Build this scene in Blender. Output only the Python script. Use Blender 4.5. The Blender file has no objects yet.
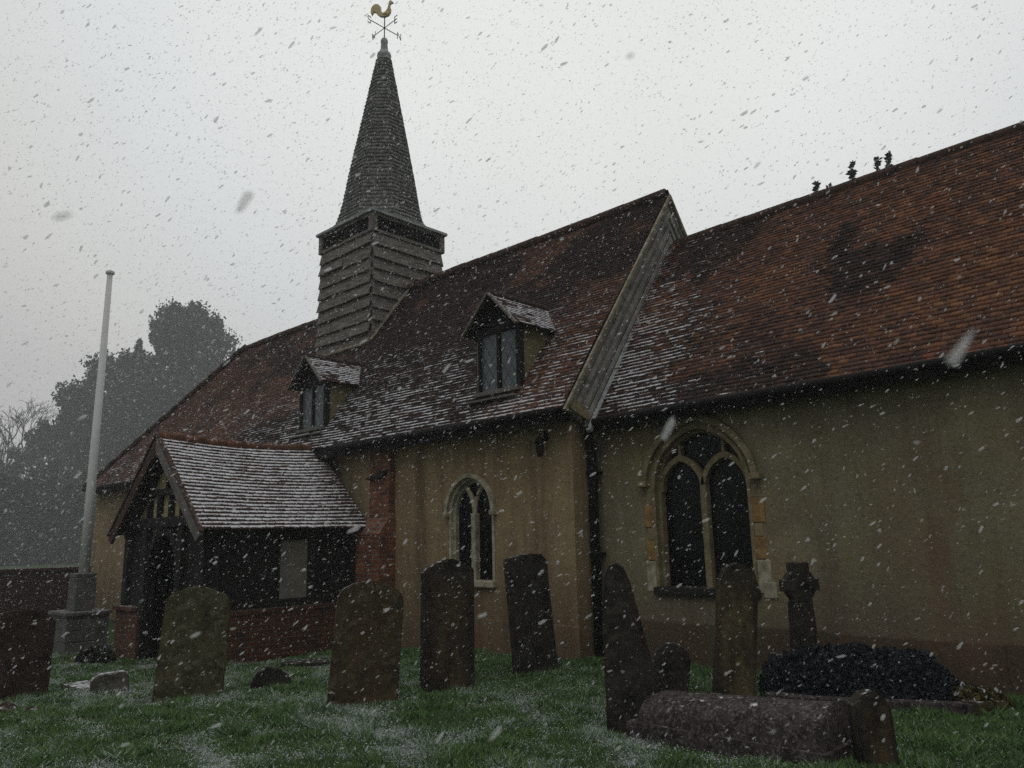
import bpy, bmesh, math, random
import numpy as np
from mathutils import Vector, Matrix
random.seed(7); RNG = np.random.default_rng(7)
R = math.radians
scene = bpy.context.scene
C = scene.collection

# ------------------------------------------------------------------ camera, sky, sun, exposure
# world axes: X along the church (east +), Y into the church (north +), Z up; metres
EYE = 1.55
cam_d = bpy.data.cameras.new('camera'); cam = bpy.data.objects.new('camera', cam_d); C.objects.link(cam)
cam_d.sensor_width = 36; cam_d.lens = 770 / 1024 * 36; cam_d.clip_start = 0.05; cam_d.clip_end = 3000
cam_d.dof.use_dof = True; cam_d.dof.focus_distance = 12; cam_d.dof.aperture_fstop = 7
CM = Matrix(((0.72501, -0.15153, -0.67186), (0.6884, 0.12875, 0.71382), (-0.02166, -0.98003, 0.19766)))
cam.matrix_world = Matrix.Translation((0, 0, EYE)) @ (CM @ Matrix.Diagonal((1, -1, -1))).to_4x4()
scene.camera = cam

SUN_EL, SUN_AZ = 52, 150          # azimuth: degrees from +Y towards +X
world = bpy.data.worlds.new("World"); scene.world = world; world.use_nodes = True
nt = world.node_tree; N = nt.nodes; L = nt.links; N.clear()
out = N.new('ShaderNodeOutputWorld'); bg = N.new('ShaderNodeBackground'); L.new(bg.outputs[0], out.inputs[0])
bg.inputs['Strength'].default_value = 0.1
sky = N.new('ShaderNodeTexSky'); sky.sky_type = 'NISHITA'; sky.sun_disc = False
sky.sun_elevation = R(SUN_EL); sky.sun_rotation = R(SUN_AZ)
hs = N.new('ShaderNodeHueSaturation'); hs.inputs['Saturation'].default_value = 0.12
L.new(sky.outputs[0], hs.inputs['Color'])
tc = N.new('ShaderNodeTexCoord')
# overcast: a bright break of thin cloud to the north, the unseen sky behind darkened to dim the walls
dot = N.new('ShaderNodeVectorMath'); dot.operation = 'DOT_PRODUCT'
bd = Vector((-0.45, 0.62, 0.64)).normalized(); dot.inputs[1].default_value = bd
L.new(tc.outputs['Generated'], dot.inputs[0])
cr = N.new('ShaderNodeValToRGB'); L.new(dot.outputs['Value'], cr.inputs[0])
mr = N.new('ShaderNodeMapRange'); mr.inputs['From Min'].default_value = -1; mr.inputs['From Max'].default_value = 1
L.new(dot.outputs['Value'], mr.inputs['Value']); L.new(mr.outputs[0], cr.inputs[0])
e = cr.color_ramp.elements
e[0].position = 0.30; e[0].color = (0.16, 0.165, 0.18, 1)
e[1].position = 0.985; e[1].color = (0.955, 0.975, 0.955, 1)
a = cr.color_ramp.elements.new(0.62); a.color = (0.30, 0.31, 0.325, 1)
a = cr.color_ramp.elements.new(0.83); a.color = (0.64, 0.64, 0.63, 1)
a = cr.color_ramp.elements.new(0.885); a.color = (0.80, 0.805, 0.785, 1)
a = cr.color_ramp.elements.new(0.93); a.color = (0.85, 0.885, 0.885, 1)
cn = N.new('ShaderNodeTexNoise'); cn.inputs['Scale'].default_value = 2.2; cn.inputs['Detail'].default_value = 5
L.new(tc.outputs['Generated'], cn.inputs['Vector'])
cm = N.new('ShaderNodeMapRange'); cm.inputs['To Min'].default_value = 9.2; cm.inputs['To Max'].default_value = 10.8
L.new(cn.outputs['Fac'], cm.inputs['Value'])
sc_ = N.new('ShaderNodeVectorMath'); sc_.operation = 'SCALE'
L.new(cr.outputs['Color'], sc_.inputs[0]); L.new(cm.outputs[0], sc_.inputs['Scale'])
mx = N.new('ShaderNodeMix'); mx.data_type = 'RGBA'; mx.inputs['Factor'].default_value = 0.95
L.new(hs.outputs[0], mx.inputs['A']); L.new(sc_.outputs[0], mx.inputs['B']); L.new(mx.outputs['Result'], bg.inputs['Color'])

sd = bpy.data.lights.new('sun', 'SUN'); sd.energy = 0.5; sd.angle = R(40); sd.color = (1, 0.97, 0.92)
sun = bpy.data.objects.new('sun', sd); C.objects.link(sun)
sdir = Vector((math.sin(R(SUN_AZ)) * math.cos(R(SUN_EL)), math.cos(R(SUN_AZ)) * math.cos(R(SUN_EL)), math.sin(R(SUN_EL))))
sun.rotation_euler = sdir.to_track_quat('Z', 'Y').to_euler()
scene.view_settings.view_transform = 'Standard'; scene.view_settings.look = 'None'
scene.view_settings.exposure = 0.0; scene.view_settings.gamma = 1.0; scene.view_settings.use_curve_mapping = False
scene.render.engine = 'CYCLES'
scene.cycles.use_denoising = False
scene.cycles.volume_bounces = 1; scene.cycles.max_bounces = 6
scene.cycles.diffuse_bounces = 3; scene.cycles.transparent_max_bounces = 24

# ------------------------------------------------------------------ helpers
def hash2(ix, iy, s=0):
    h = (ix.astype(np.int64) * 374761393 + iy.astype(np.int64) * 668265263 + s * 974711) & 0x7fffffff
    h = ((h ^ (h >> 13)) * 1274126177) & 0x7fffffff
    return ((h ^ (h >> 16)) & 0xffff) / 65535.0
def vnoise(x, y, s=0):
    x = np.asarray(x, float); y = np.asarray(y, float)
    ix = np.floor(x); iy = np.floor(y); fx = x - ix; fy = y - iy
    fx = fx * fx * (3 - 2 * fx); fy = fy * fy * (3 - 2 * fy)
    a = hash2(ix, iy, s); b = hash2(ix + 1, iy, s); c = hash2(ix, iy + 1, s); d = hash2(ix + 1, iy + 1, s)
    return (a * (1 - fx) + b * fx) * (1 - fy) + (c * (1 - fx) + d * fx) * fy
def fbm(x, y, s=0, o=4):
    v = 0; a = 0.5; t = 0
    for i in range(o):
        v = v + a * vnoise(np.asarray(x) * 2 ** i, np.asarray(y) * 2 ** i, s + i); t += a; a *= 0.55
    return v / t
def sstep(a, b, x):
    t = np.clip((np.asarray(x, float) - a) / (b - a), 0, 1); return t * t * (3 - 2 * t)

ORG = {}
def origin(p):
    o = Vector((0, 0, 0))
    while p is not None:
        o = o + p.location; p = p.parent
    return o
def link(name, me, mat, parent=None, smooth=False):
    o = bpy.data.objects.new(name, me); C.objects.link(o)
    if mat: me.materials.append(mat)
    if smooth: me.polygons.foreach_set('use_smooth', [True] * len(me.polygons))
    if parent is not None:
        o.parent = parent
        me.transform(Matrix.Translation(-origin(parent)))
    return o
def tag(o, label=None, cat=None, group=None, kind=None):
    if label: o['label'] = label
    if cat: o['category'] = cat
    if group: o['group'] = group
    if kind: o['kind'] = kind
    return o
def thing(name, loc, label, cat, group=None):
    o = bpy.data.objects.new(name, None); C.objects.link(o); o.location = loc; o.empty_display_size = 0.2
    return tag(o, label, cat, group)
def rebase(o, loc):
    o.data.transform(Matrix.Translation(-Vector(loc))); o.location = loc; return o
def npmesh(name, V, F, col=None):
    V = np.asarray(V, np.float32).reshape(-1, 3); F = np.asarray(F, np.int32)
    k = F.shape[1]; me = bpy.data.meshes.new(name)
    me.vertices.add(len(V)); me.vertices.foreach_set('co', V.ravel())
    me.loops.add(F.size); me.loops.foreach_set('vertex_index', F.ravel())
    me.polygons.add(len(F)); me.polygons.foreach_set('loop_start', np.arange(0, F.size, k, dtype=np.int32))
    me.polygons.foreach_set('loop_total', np.full(len(F), k, np.int32))
    if col is not None:
        at = me.attributes.new('col', 'FLOAT_COLOR', 'POINT'); at.data.foreach_set('color', np.asarray(col, np.float32).ravel())
    me.update(calc_edges=True); me.validate(); return me
class MB:
    """collects simple shapes, links them as ONE mesh"""
    def __init__(s): s.bm = bmesh.new()
    def box(s, c, size, rot=None, bev=0.0, jit=0.0):
        m = Matrix.Translation(c)
        if rot is not None: m = m @ (rot.to_4x4() if len(rot) == 3 and isinstance(rot, Matrix) else rot)
        m = m @ Matrix.Diagonal((*size, 1))
        r = bmesh.ops.create_cube(s.bm, size=1, matrix=m)
        if jit:
            for v in r['verts']: v.co += Vector((random.uniform(-jit, jit), random.uniform(-jit, jit), random.uniform(-jit, jit)))
        if bev:
            es = list({e for v in r['verts'] for e in v.link_edges})
            bmesh.ops.bevel(s.bm, geom=es, offset=bev, segments=2, affect='EDGES', profile=0.6)
        return s
    def bx(s, x0, x1, y0, y1, z0, z1, bev=0.0, jit=0.0):
        return s.box(((x0 + x1) / 2, (y0 + y1) / 2, (z0 + z1) / 2), (abs(x1 - x0), abs(y1 - y0), abs(z1 - z0)), bev=bev, jit=jit)
    def bar(s, a, b, w, h, up=(0, 0, 1), bev=0.0):
        a = Vector(a); b = Vector(b); d = b - a; l = d.length; z = d.normalized(); u = Vector(up)
        x = u.cross(z)
        if x.length < 1e-4: x = Vector((1, 0, 0)).cross(z)
        x.normalize(); y = z.cross(x)
        m = Matrix((x, y, z)).transposed().to_4x4()
        return s.box((a + b) / 2, (w, h, l), m, bev=bev)
    def tube(s, pts, rad, seg=8, cap=True):
        pts = [Vector(p) for p in pts]; n = len(pts)
        rads = [rad] * n if not hasattr(rad, '__len__') else rad
        rings = []
        for i, p in enumerate(pts):
            d = (pts[min(i + 1, n - 1)] - pts[max(i - 1, 0)]).normalized()
            x = d.cross(Vector((0.13, 0.21, 1)) if abs(d.z) < 0.9 else Vector((1, 0.1, 0))).normalized(); y = d.cross(x)
            rings.append([s.bm.verts.new(p + (x * math.cos(2 * math.pi * k / seg) + y * math.sin(2 * math.pi * k / seg)) * rads[i]) for k in range(seg)])
        for a, b in zip(rings, rings[1:]):
            for k in range(seg): s.bm.faces.new((a[k], a[(k + 1) % seg], b[(k + 1) % seg], b[k]))
        if cap:
            s.bm.faces.new(rings[0][::-1]); s.bm.faces.new(rings[-1])
        return s
    def lathe(s, c, prof, seg=16, ang0=0):
        c = Vector(c); rings = []
        for r, z in prof:
            rings.append([s.bm.verts.new(c + Vector((r * math.cos(ang0 + 2 * math.pi * k / seg), r * math.sin(ang0 + 2 * math.pi * k / seg), z))) for k in range(seg)])
        for a, b in zip(rings, rings[1:]):
            for k in range(seg): s.bm.faces.new((a[k], a[(k + 1) % seg], b[(k + 1) % seg], b[k]))
        s.bm.faces.new(rings[0][::-1]); s.bm.faces.new(rings[-1]); return s
    def prism(s, poly, vec):
        vec = Vector(vec); a = [s.bm.verts.new(Vector(p)) for p in poly]; b = [s.bm.verts.new(Vector(p) + vec) for p in poly]
        n = len(a)
        for k in range(n): s.bm.faces.new((a[k], a[(k + 1) % n], b[(k + 1) % n], b[k]))
        f1 = s.bm.faces.new(a[::-1]); f2 = s.bm.faces.new(b); f1.normal_update(); f2.normal_update()
        bmesh.ops.triangulate(s.bm, faces=[f1, f2]); return s
    def holed(s, loops, y0, depth, axis='Y'):
        """flat wall with holes: loops[0] outer, others holes, as (x,z); front at y0, reveals going back by depth"""
        es = []
        for lp in loops:
            vs = [s.bm.verts.new((p[0], y0, p[1])) for p in lp]
            for k in range(len(vs)): es.append(s.bm.edges.new((vs[k], vs[(k + 1) % len(vs)])))
        r = bmesh.ops.triangle_fill(s.bm, edges=es, use_beauty=True)
        fs = [g for g in r['geom'] if isinstance(g, bmesh.types.BMFace)]
        for f in fs:
            if f.normal.y > 0: f.normal_flip()
        if depth:
            ex = bmesh.ops.extrude_edge_only(s.bm, edges=es)
            for g in ex['geom']:
                if isinstance(g, bmesh.types.BMVert): g.co.y += depth
        return s
    def build(s, name, mat, parent=None, smooth=False, rough=0.0, rscale=6.0):
        bmesh.ops.recalc_face_normals(s.bm, faces=s.bm.faces)
        me = bpy.data.meshes.new(name); s.bm.to_mesh(me); s.bm.free()
        return link(name, me, mat, parent, smooth)

# ------------------------------------------------------------------ materials
def newmat(name, rough=0.85, spec=0.25):
    m = bpy.data.materials.new(name); m.use_nodes = True; t = m.node_tree
    p = t.nodes['Principled BSDF']; p.inputs['Roughness'].default_value = rough; p.inputs['Specular IOR Level'].default_value = spec
    return m, t, p
def nd(t, typ, **kw):
    n = t.nodes.new('ShaderNode' + typ)
    for k, v in kw.items(): setattr(n, k, v)
    return n
def noise(t, scale, detail=5, coord='Object', rough=0.6, stretch=None):
    tcn = nd(t, 'TexCoord'); n = nd(t, 'TexNoise'); n.inputs['Scale'].default_value = scale; n.inputs['Detail'].default_value = detail; n.inputs['Roughness'].default_value = rough
    src = tcn.outputs[coord]
    if stretch:
        mp = nd(t, 'Mapping'); mp.inputs['Scale'].default_value = stretch; t.links.new(src, mp.inputs['Vector']); src = mp.outputs[0]
    t.links.new(src, n.inputs['Vector']); return n.outputs['Fac']
def ramp(t, fac, stops):
    r = nd(t, 'ValToRGB'); el = r.color_ramp.elements
    while len(el) < len(stops): el.new(0.5)
    for q, (p, c) in zip(el, stops): q.position = p; q.color = (*c, 1) if hasattr(c, '__len__') else (c, c, c, 1)
    t.links.new(fac, r.inputs[0]); return r.outputs['Color']
def mix(t, fac, a, b, mode='MIX'):
    m = nd(t, 'Mix', data_type='RGBA', blend_type=mode)
    for v, k in ((fac, 'Factor'), (a, 'A'), (b, 'B')):
        s = m.inputs[k]
        if hasattr(v, 'links') or hasattr(v, 'is_linked'): t.links.new(v, s)
        elif k == 'Factor': s.default_value = v
        else: s.default_value = (*v, 1)
    return m.outputs['Result']
def math_(t, op, a, b=None, clamp=False):
    m = nd(t, 'Math', operation=op, use_clamp=clamp)
    for i, v in enumerate((a, b)):
        if v is None: continue
        if hasattr(v, 'is_linked'): t.links.new(v, m.inputs[i])
        else: m.inputs[i].default_value = v
    return m.outputs[0]
def bump(t, p, h, strength=0.4, dist=0.02):
    b = nd(t, 'Bump'); b.inputs['Strength'].default_value = strength; b.inputs['Distance'].default_value = dist
    t.links.new(h, b.inputs['Height']); t.links.new(b.outputs[0], p.inputs['Normal'])
def snow_up(t, col, lo=0.55, hi=0.85, amount=0.6, scale=14.0, white=(0.75, 0.77, 0.8)):
    """snow that has settled on faces that look upwards"""
    g = nd(t, 'NewGeometry'); sx = nd(t, 'SeparateXYZ'); t.links.new(g.outputs['True Normal'], sx.inputs[0])
    up = nd(t, 'MapRange'); up.inputs['From Min'].default_value = lo; up.inputs['From Max'].default_value = hi
    t.links.new(sx.outputs['Z'], up.inputs['Value'])
    n = ramp(t, noise(t, scale, 6), [(0.62 - 0.35 * amount, 0.0), (0.74 - 0.3 * amount, 1.0)])
    f = math_(t, 'MULTIPLY', up.outputs[0], n)
    return mix(t, f, col, white)
def simple(name, c1, c2, scale=6, rough=0.85, bstr=0.3, bd=0.01, snow=0.0, spec=0.25, stretch=None, bscale=None):
    m, t, p = newmat(name, rough, spec)
    n = noise(t, scale, 6, stretch=stretch); col = ramp(t, n, [(0.3, c1), (0.7, c2)])
    if snow: col = snow_up(t, col, amount=snow)
    t.links.new(col, p.inputs['Base Color'])
    if bstr: bump(t, p, noise(t, bscale or scale * 4, 6, stretch=stretch), bstr, bd)
    return m

def m_render(name, tones, streak=True):
    m, t, p = newmat(name, 0.9, 0.15)
    big = noise(t, 0.55, 6); mid = noise(t, 2.6, 8, rough=0.7)
    col = ramp(t, big, [(0.25, tones[0]), (0.5, tones[1]), (0.75, tones[2])])
    col = mix(t, ramp(t, mid, [(0.35, 0.0), (0.75, 0.75)]), col, tones[3])
    st = noise(t, 1.6, 6, stretch=(2.2, 2.2, 0.22))
    col = mix(t, ramp(t, st, [(0.48, 0.0), (0.72, 0.75)]), col, tones[4])
    # darker, redder tone towards the ground
    tcn = nd(t, 'TexCoord'); g = nd(t, 'NewGeometry'); sx = nd(t, 'SeparateXYZ'); t.links.new(g.outputs['Position'], sx.inputs[0])
    zz = math_(t, 'ADD', sx.outputs['Z'], math_(t, 'MULTIPLY', mid, 0.9))
    mr = nd(t, 'MapRange'); mr.inputs['From Min'].default_value = 0.5; mr.inputs['From Max'].default_value = 1.9
    mr.inputs['To Min'].default_value = 0.7; mr.inputs['To Max'].default_value = 0.0
    t.links.new(zz, mr.inputs['Value'])
    col = mix(t, mr.outputs[0], col, tones[5])
    fine = noise(t, 60, 4); pit = noise(t, 14, 6)
    g2 = noise(t, 26, 6, rough=0.75)
    col = mix(t, ramp(t, g2, [(0.34, 0.42), (0.5, 0.0)]), col, (0.07, 0.058, 0.034)); col = mix(t, ramp(t, g2, [(0.54, 0.0), (0.72, 0.30)]), col, (0.50, 0.42, 0.26))
    col = mix(t, ramp(t, noise(t, 1.1, 7, rough=0.7, stretch=(1, 1, .7)), [(0.52, 0.0), (0.70, 0.5)]), col, (0.24, 0.135, 0.085))
    col = mix(t, ramp(t, fine, [(0.35, 0.35), (0.6, 0.0)]), col, (0.03, 0.026, 0.018))
    t.links.new(col, p.inputs['Base Color'])
    h = math_(t, 'ADD', math_(t, 'MULTIPLY', fine, 0.5), math_(t, 'MULTIPLY', pit, 0.8))
    bump(t, p, h, 0.6, 0.02)
    return m
def m_tile(name, ra, rb, rc, rd, white=(0.80, 0.82, 0.86), snow_base=0.13):
    """clay tiles: col = (random per tile, moss, snow, place along the tile)"""
    m, t, p = newmat(name, 0.8, 0.3)
    at = nd(t, 'Attribute', attribute_name='col'); sp = nd(t, 'SeparateColor'); t.links.new(at.outputs['Color'], sp.inputs[0])
    col = ramp(t, sp.outputs[0], [(0.0, ra), (0.35, rb), (0.7, rc), (1.0, rd)])
    n = noise(t, 9, 6); col = mix(t, ramp(t, n, [(0.42, 0.0), (0.75, 0.7)]), col, (0.03, 0.025, 0.026)); col = mix(t, ramp(t, noise(t, 34, 5), [(0.55, 0.0), (0.72, 0.5)]), col, (0.22, 0.19, 0.18))
    mossn = math_(t, 'ADD', sp.outputs[1], math_(t, 'MULTIPLY', math_(t, 'SUBTRACT', n, 0.5), 0.7), True)
    col = mix(t, ramp(t, mossn, [(0.35, 0.0), (0.8, 0.78)]), col, mix(t, sp.outputs[0], (0.010, 0.010, 0.010), (0.036, 0.031, 0.028)))
    # snow: lodged against the butt of the tile above
    sn = noise(t, 30, 6, rough=0.7, stretch=(0.5, 1, 1)); v = at.outputs['Alpha']
    g = nd(t, 'NewGeometry'); sx = nd(t, 'SeparateXYZ'); t.links.new(g.outputs['True Normal'], sx.inputs[0])
    f = math_(t, 'MULTIPLY', sp.outputs[2], math_(t, 'ADD', math_(t, 'MULTIPLY', math_(t, 'POWER', v, 1.5), 1.05), snow_base))
    f = math_(t, 'ADD', f, math_(t, 'MULTIPLY', math_(t, 'SUBTRACT', sn, 0.5), 1.3))
    f = ramp(t, f, [(0.53, 0.0), (0.66, 1.0)])
    f = math_(t, 'MULTIPLY', f, math_(t, 'GREATER_THAN', sx.outputs['Z'], 0.15))
    col = mix(t, f, col, white)
    t.links.new(col, p.inputs['Base Color']); bump(t, p, noise(t, 40, 5), 0.35, 0.01)
    return m
def m_brick(name, snow=0.3, dark=1.0):
    m, t, p = newmat(name, 0.88, 0.2)
    g = nd(t, 'NewGeometry'); sx = nd(t, 'SeparateXYZ'); t.links.new(g.outputs['Position'], sx.inputs[0])
    u = math_(t, 'ADD', sx.outputs['X'], sx.outputs['Y']); cb = nd(t, 'CombineXYZ'); t.links.new(u, cb.inputs[0]); t.links.new(sx.outputs['Z'], cb.inputs[1])
    b = nd(t, 'TexBrick'); t.links.new(cb.outputs[0], b.inputs['Vector'])
    b.inputs['Scale'].default_value = 1; b.inputs['Brick Width'].default_value = 0.225; b.inputs['Row Height'].default_value = 0.075; b.inputs['Mortar Size'].default_value = 0.008
    b.inputs['Mortar Smooth'].default_value = 0.3
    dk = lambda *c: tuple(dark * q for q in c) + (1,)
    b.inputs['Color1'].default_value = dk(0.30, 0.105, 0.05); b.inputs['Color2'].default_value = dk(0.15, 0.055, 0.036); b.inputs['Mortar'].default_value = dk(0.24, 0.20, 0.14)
    n = noise(t, 3.5, 7); col = mix(t, ramp(t, n, [(0.42, 0.0), (0.7, 0.75)]), b.outputs['Color'], (0.05, 0.032, 0.028))
    if snow: col = snow_up(t, col, amount=snow)
    t.links.new(col, p.inputs['Base Color'])
    h = math_(t, 'SUBTRACT', math_(t, 'MULTIPLY', noise(t, 30, 5), 0.4), b.outputs['Fac']); bump(t, p, h, 0.6, 0.012)
    return m
def m_stone(name, base, dark, lich, stain=None, scale=5, snow=0.25):
    m, t, p = newmat(name, 0.92, 0.15)
    n1 = noise(t, scale, 8, rough=0.7); n2 = noise(t, scale * 3.1, 6); n3 = noise(t, scale * 0.5, 5)
    col = ramp(t, n1, [(0.36, tuple(.75 * q for q in dark)), (0.5, tuple(.5 * (q + w) for q, w in zip(dark, base))), (0.64, tuple(1.25 * q for q in base))])
    col = mix(t, ramp(t, n2, [(0.52, 0.0), (0.64, 0.75)]), col, lich)
    if stain is not None:       # a paler/rustier weathered panel inside a dark weathered rim
        tcn = nd(t, 'TexCoord'); sx = nd(t, 'SeparateXYZ'); t.links.new(tcn.outputs['Generated'], sx.inputs[0])
        gx = math_(t, 'ABSOLUTE', math_(t, 'SUBTRACT', sx.outputs['X'], 0.5)); gz = math_(t, 'ABSOLUTE', math_(t, 'SUBTRACT', sx.outputs['Z'], 0.47))
        d = math_(t, 'MAXIMUM', math_(t, 'MULTIPLY', gx, 1.25), gz)
        d = math_(t, 'ADD', d, math_(t, 'MULTIPLY', math_(t, 'SUBTRACT', n1, 0.5), 0.35))
        f = math_(t, 'MULTIPLY', ramp(t, d, [(0.26, 0.85), (0.46, 0.0)]), ramp(t, noise(t, 6, 6, stretch=(1.6, 1, .5)), [(0.38, 0.15), (0.62, 1.0)]))
        col = mix(t, f, col, mix(t, ramp(t, n2, [(0.35, 0.0), (0.65, 1.0)]), tuple(0.55 * q for q in stain), stain))
    col = mix(t, ramp(t, n3, [(0.55, 0.0), (0.8, 0.55)]), col, tuple(0.5 * q for q in dark))
    if snow: col = snow_up(t, col, 0.6, 0.9, snow, 18)
    t.links.new(col, p.inputs['Base Color'])
    h = math_(t, 'ADD', math_(t, 'MULTIPLY', noise(t, 45, 5), 0.4), n2); bump(t, p, h, 0.6, 0.015)
    return m

OCH = [(0.36, 0.255, 0.12), (0.48, 0.36, 0.20), (0.31, 0.235, 0.15), (0.24, 0.175, 0.105), (0.12, 0.085, 0.05), (0.13, 0.085, 0.055)]
GRY = [(0.37, 0.31, 0.125), (0.30, 0.27, 0.18), (0.50, 0.43, 0.23), (0.21, 0.18, 0.11), (0.18, 0.135, 0.09), (0.13, 0.085, 0.062)]
M_NAVE = m_render('ochre_roughcast', OCH); M_CHAN = m_render('grey_buff_roughcast', GRY)
M_PLASTER = simple('cream_plaster', (0.34, 0.28, 0.13), (0.50, 0.43, 0.24), 5, 0.9, 0.3)
M_TILE = m_tile('old_clay_tiles', (0.060, 0.040, 0.040), (0.15, 0.072, 0.050), (0.25, 0.105, 0.055), (0.40, 0.185, 0.08))
M_PTILE = m_tile('porch_clay_tiles', (0.05, 0.03, 0.025), (0.085, 0.045, 0.03), (0.10, 0.05, 0.03), (0.13, 0.06, 0.035), (0.86, 0.88, 0.92), 0.30)
M_SHING = m_tile('cedar_shingles', (0.20, 0.20, 0.195), (0.27, 0.27, 0.26), (0.34, 0.335, 0.32), (0.42, 0.415, 0.40))
M_BOARD = simple('weathered_oak_boards', (0.065, 0.058, 0.048), (0.29, 0.262, 0.22), 4, 0.9, 0.5, 0.01, 0.25, stretch=(1, 1, 7), bscale=16)
M_GABLE = simple('grey_gable_boards', (0.13, 0.125, 0.115), (0.44, 0.42, 0.37), 5, 0.9, 0.5, 0.01, 0.2)
M_VERGE = simple('pale_verge_timber', (0.14, 0.12, 0.075), (0.38, 0.34, 0.25), 8, 0.9, 0.4, 0.01, 0.3)
M_RIDGE = simple('weathered_ridge_clay', (0.035, 0.024, 0.02), (0.11, 0.06, 0.042), 7, .85, .4, .01, .15)
M_LEAD = simple('lead_flashing', (0.22, 0.235, 0.24), (0.46, 0.48, 0.49), 5, 0.6, 0.3, 0.01, 0.5)
M_TIMBER = simple('black_timber', (0.008, 0.008, 0.009), (0.022, 0.020, 0.018), 5, 0.8, 0.4, 0.01, 0.1)
M_CHEEK = simple('olive_plaster', (0.14, 0.12, 0.055), (0.32, 0.28, 0.15), 6, 0.9, 0.3)
M_BARGE = simple('grey_barge_board', (0.10, 0.095, 0.085), (0.24, 0.225, 0.20), 5, 0.85, 0.4, 0.01, 0.15)
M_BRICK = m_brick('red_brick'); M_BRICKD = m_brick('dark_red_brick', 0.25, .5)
M_LIME = simple('pale_limestone', (0.20, 0.18, 0.12), (0.58, 0.53, 0.40), 9, 0.9, 0.4, 0.01)
M_RAG = simple('ochre_dressed_stone', (0.13, 0.105, 0.055), (0.34, 0.28, 0.16), 6, 0.9, 0.5, 0.012)
M_QUOIN = simple('rust_stained_quoin', (0.18, 0.10, 0.035), (0.42, 0.26, 0.10), 7, 0.9, 0.5, 0.012)
M_DARKSILL = simple('black_stained_sill', (0.012, 0.012, 0.012), (0.04, 0.038, 0.032), 8, 0.85, 0.4, 0.01, 0.15)
M_IRON = simple('black_iron', (0.006, 0.006, 0.007), (0.016, 0.015, 0.015), 9, 0.9, 0.15, 0.004)
M_SHADE = simple('painted_interior_shade', (0.006, 0.006, 0.006), (0.010, 0.009, 0.009), 3, 0.95, 0)  # near-black colour stands in for unlit depth
M_WHITE = simple('white_pole_paint', (0.72, 0.73, 0.72), (0.84, 0.84, 0.83), 3, 0.6, 0.05)
M_GILT = simple('gilded_copper', (0.58, 0.43, 0.18), (0.78, 0.62, 0.34), 8, 0.5, 0.2, 0.01); M_GILT.node_tree.nodes['Principled BSDF'].inputs['Metallic'].default_value = 0.0
M_PLINTH = simple('grey_coursed_stone', (0.07, 0.068, 0.064), (0.17, 0.165, 0.155), 5, 0.92, 0.5, 0.015, 0.2)
M_WIRE = simple('pale_grey_cable', (0.36, 0.34, 0.32), (0.48, 0.46, 0.44), 9, 0.6, 0)
def m_glass(name, tint=(0.004, 0.0045, 0.005), lead=True, rough=0.15, spec=0.2, cell=0.11):
    m, t, p = newmat(name, rough, spec)
    g = nd(t, 'NewGeometry'); sx = nd(t, 'SeparateXYZ'); t.links.new(g.outputs['Position'], sx.inputs[0])
    uu = math_(t, 'ADD', sx.outputs['X'], sx.outputs['Y'])
    a = math_(t, 'ADD', math_(t, 'MULTIPLY', uu, 1 / cell), math_(t, 'MULTIPLY', sx.outputs['Z'], 0.62 / cell))
    b = math_(t, 'SUBTRACT', math_(t, 'MULTIPLY', uu, 1 / cell), math_(t, 'MULTIPLY', sx.outputs['Z'], 0.62 / cell))
    fa = math_(t, 'LESS_THAN', math_(t, 'FRACT', a), 0.09); fb = math_(t, 'LESS_THAN', math_(t, 'FRACT', b), 0.09)
    f = math_(t, 'MAXIMUM', fa, fb)
    n = noise(t, 7, 3)
    col = mix(t, n, tuple(0.5 * q for q in tint), tuple(1.6 * q for q in tint))
    col = mix(t, math_(t, 'MULTIPLY', f, 0.8 if lead else 0.0), col, tuple(.4 * q for q in (0.02, 0.02, 0.02)) if tint[0] < .01 else (.03, .03, .03))
    t.links.new(col, p.inputs['Base Color'])
    r = math_(t, 'ADD', math_(t, 'MULTIPLY', f, 0.6), rough); t.links.new(r, p.inputs['Roughness'])
    bump(t, p, noise(t, 9, 2), 0.25, 0.02)
    return m
M_GLASS = m_glass('leaded_glass'); M_DGLASS = m_glass('old_window_glass', (0.10, 0.125, 0.135), True, 0.2, 0.5, 0.16)
M_PALEGLASS = m_glass('dusty_glass', (0.20, 0.19, 0.15), False, 0.4, 0.4, 0.12)

# ------------------------------------------------------------------ ground
def gz(x, y):
    x = np.asarray(x, float); y = np.asarray(y, float)
    z = -0.034 * np.clip(-x - 7.0, 0, 10) - 0.02 * np.clip(-x - 6, 0, 3) * 0
    z = z + 0.05 * (vnoise(x * 0.9 + 30, y * 0.9, 3) - 0.5) + 0.03 * (vnoise(x * 2.3, y * 2.3 + 9, 5) - 0.5)
    return z
gxs = np.concatenate([np.linspace(-420, -40, 20), np.linspace(-36, -17, 20), np.linspace(-16, 2, 181), np.linspace(3, 30, 10), np.linspace(60, 420, 7)])
gys = np.concatenate([np.linspace(-300, -20, 8), np.linspace(-15, 1, 12), np.linspace(1.2, 9.5, 90), np.linspace(11, 40, 16), np.linspace(60, 500, 12)])
GX, GY = np.meshgrid(gxs, gys, indexing='ij')
near = (GX > -17) & (GX < 2.5) & (GY > 0) & (GY < 10)
GZ = gz(GX, GY) + np.where(near, 0.025 * (vnoise(GX * 7, GY * 7, 8) - 0.5), 0)
nx, ny = GX.shape; idx = np.arange(nx * ny).reshape(nx, ny)
F = np.stack([idx[:-1, :-1], idx[1:, :-1], idx[1:, 1:], idx[:-1, 1:]], -1).reshape(-1, 4)
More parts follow.
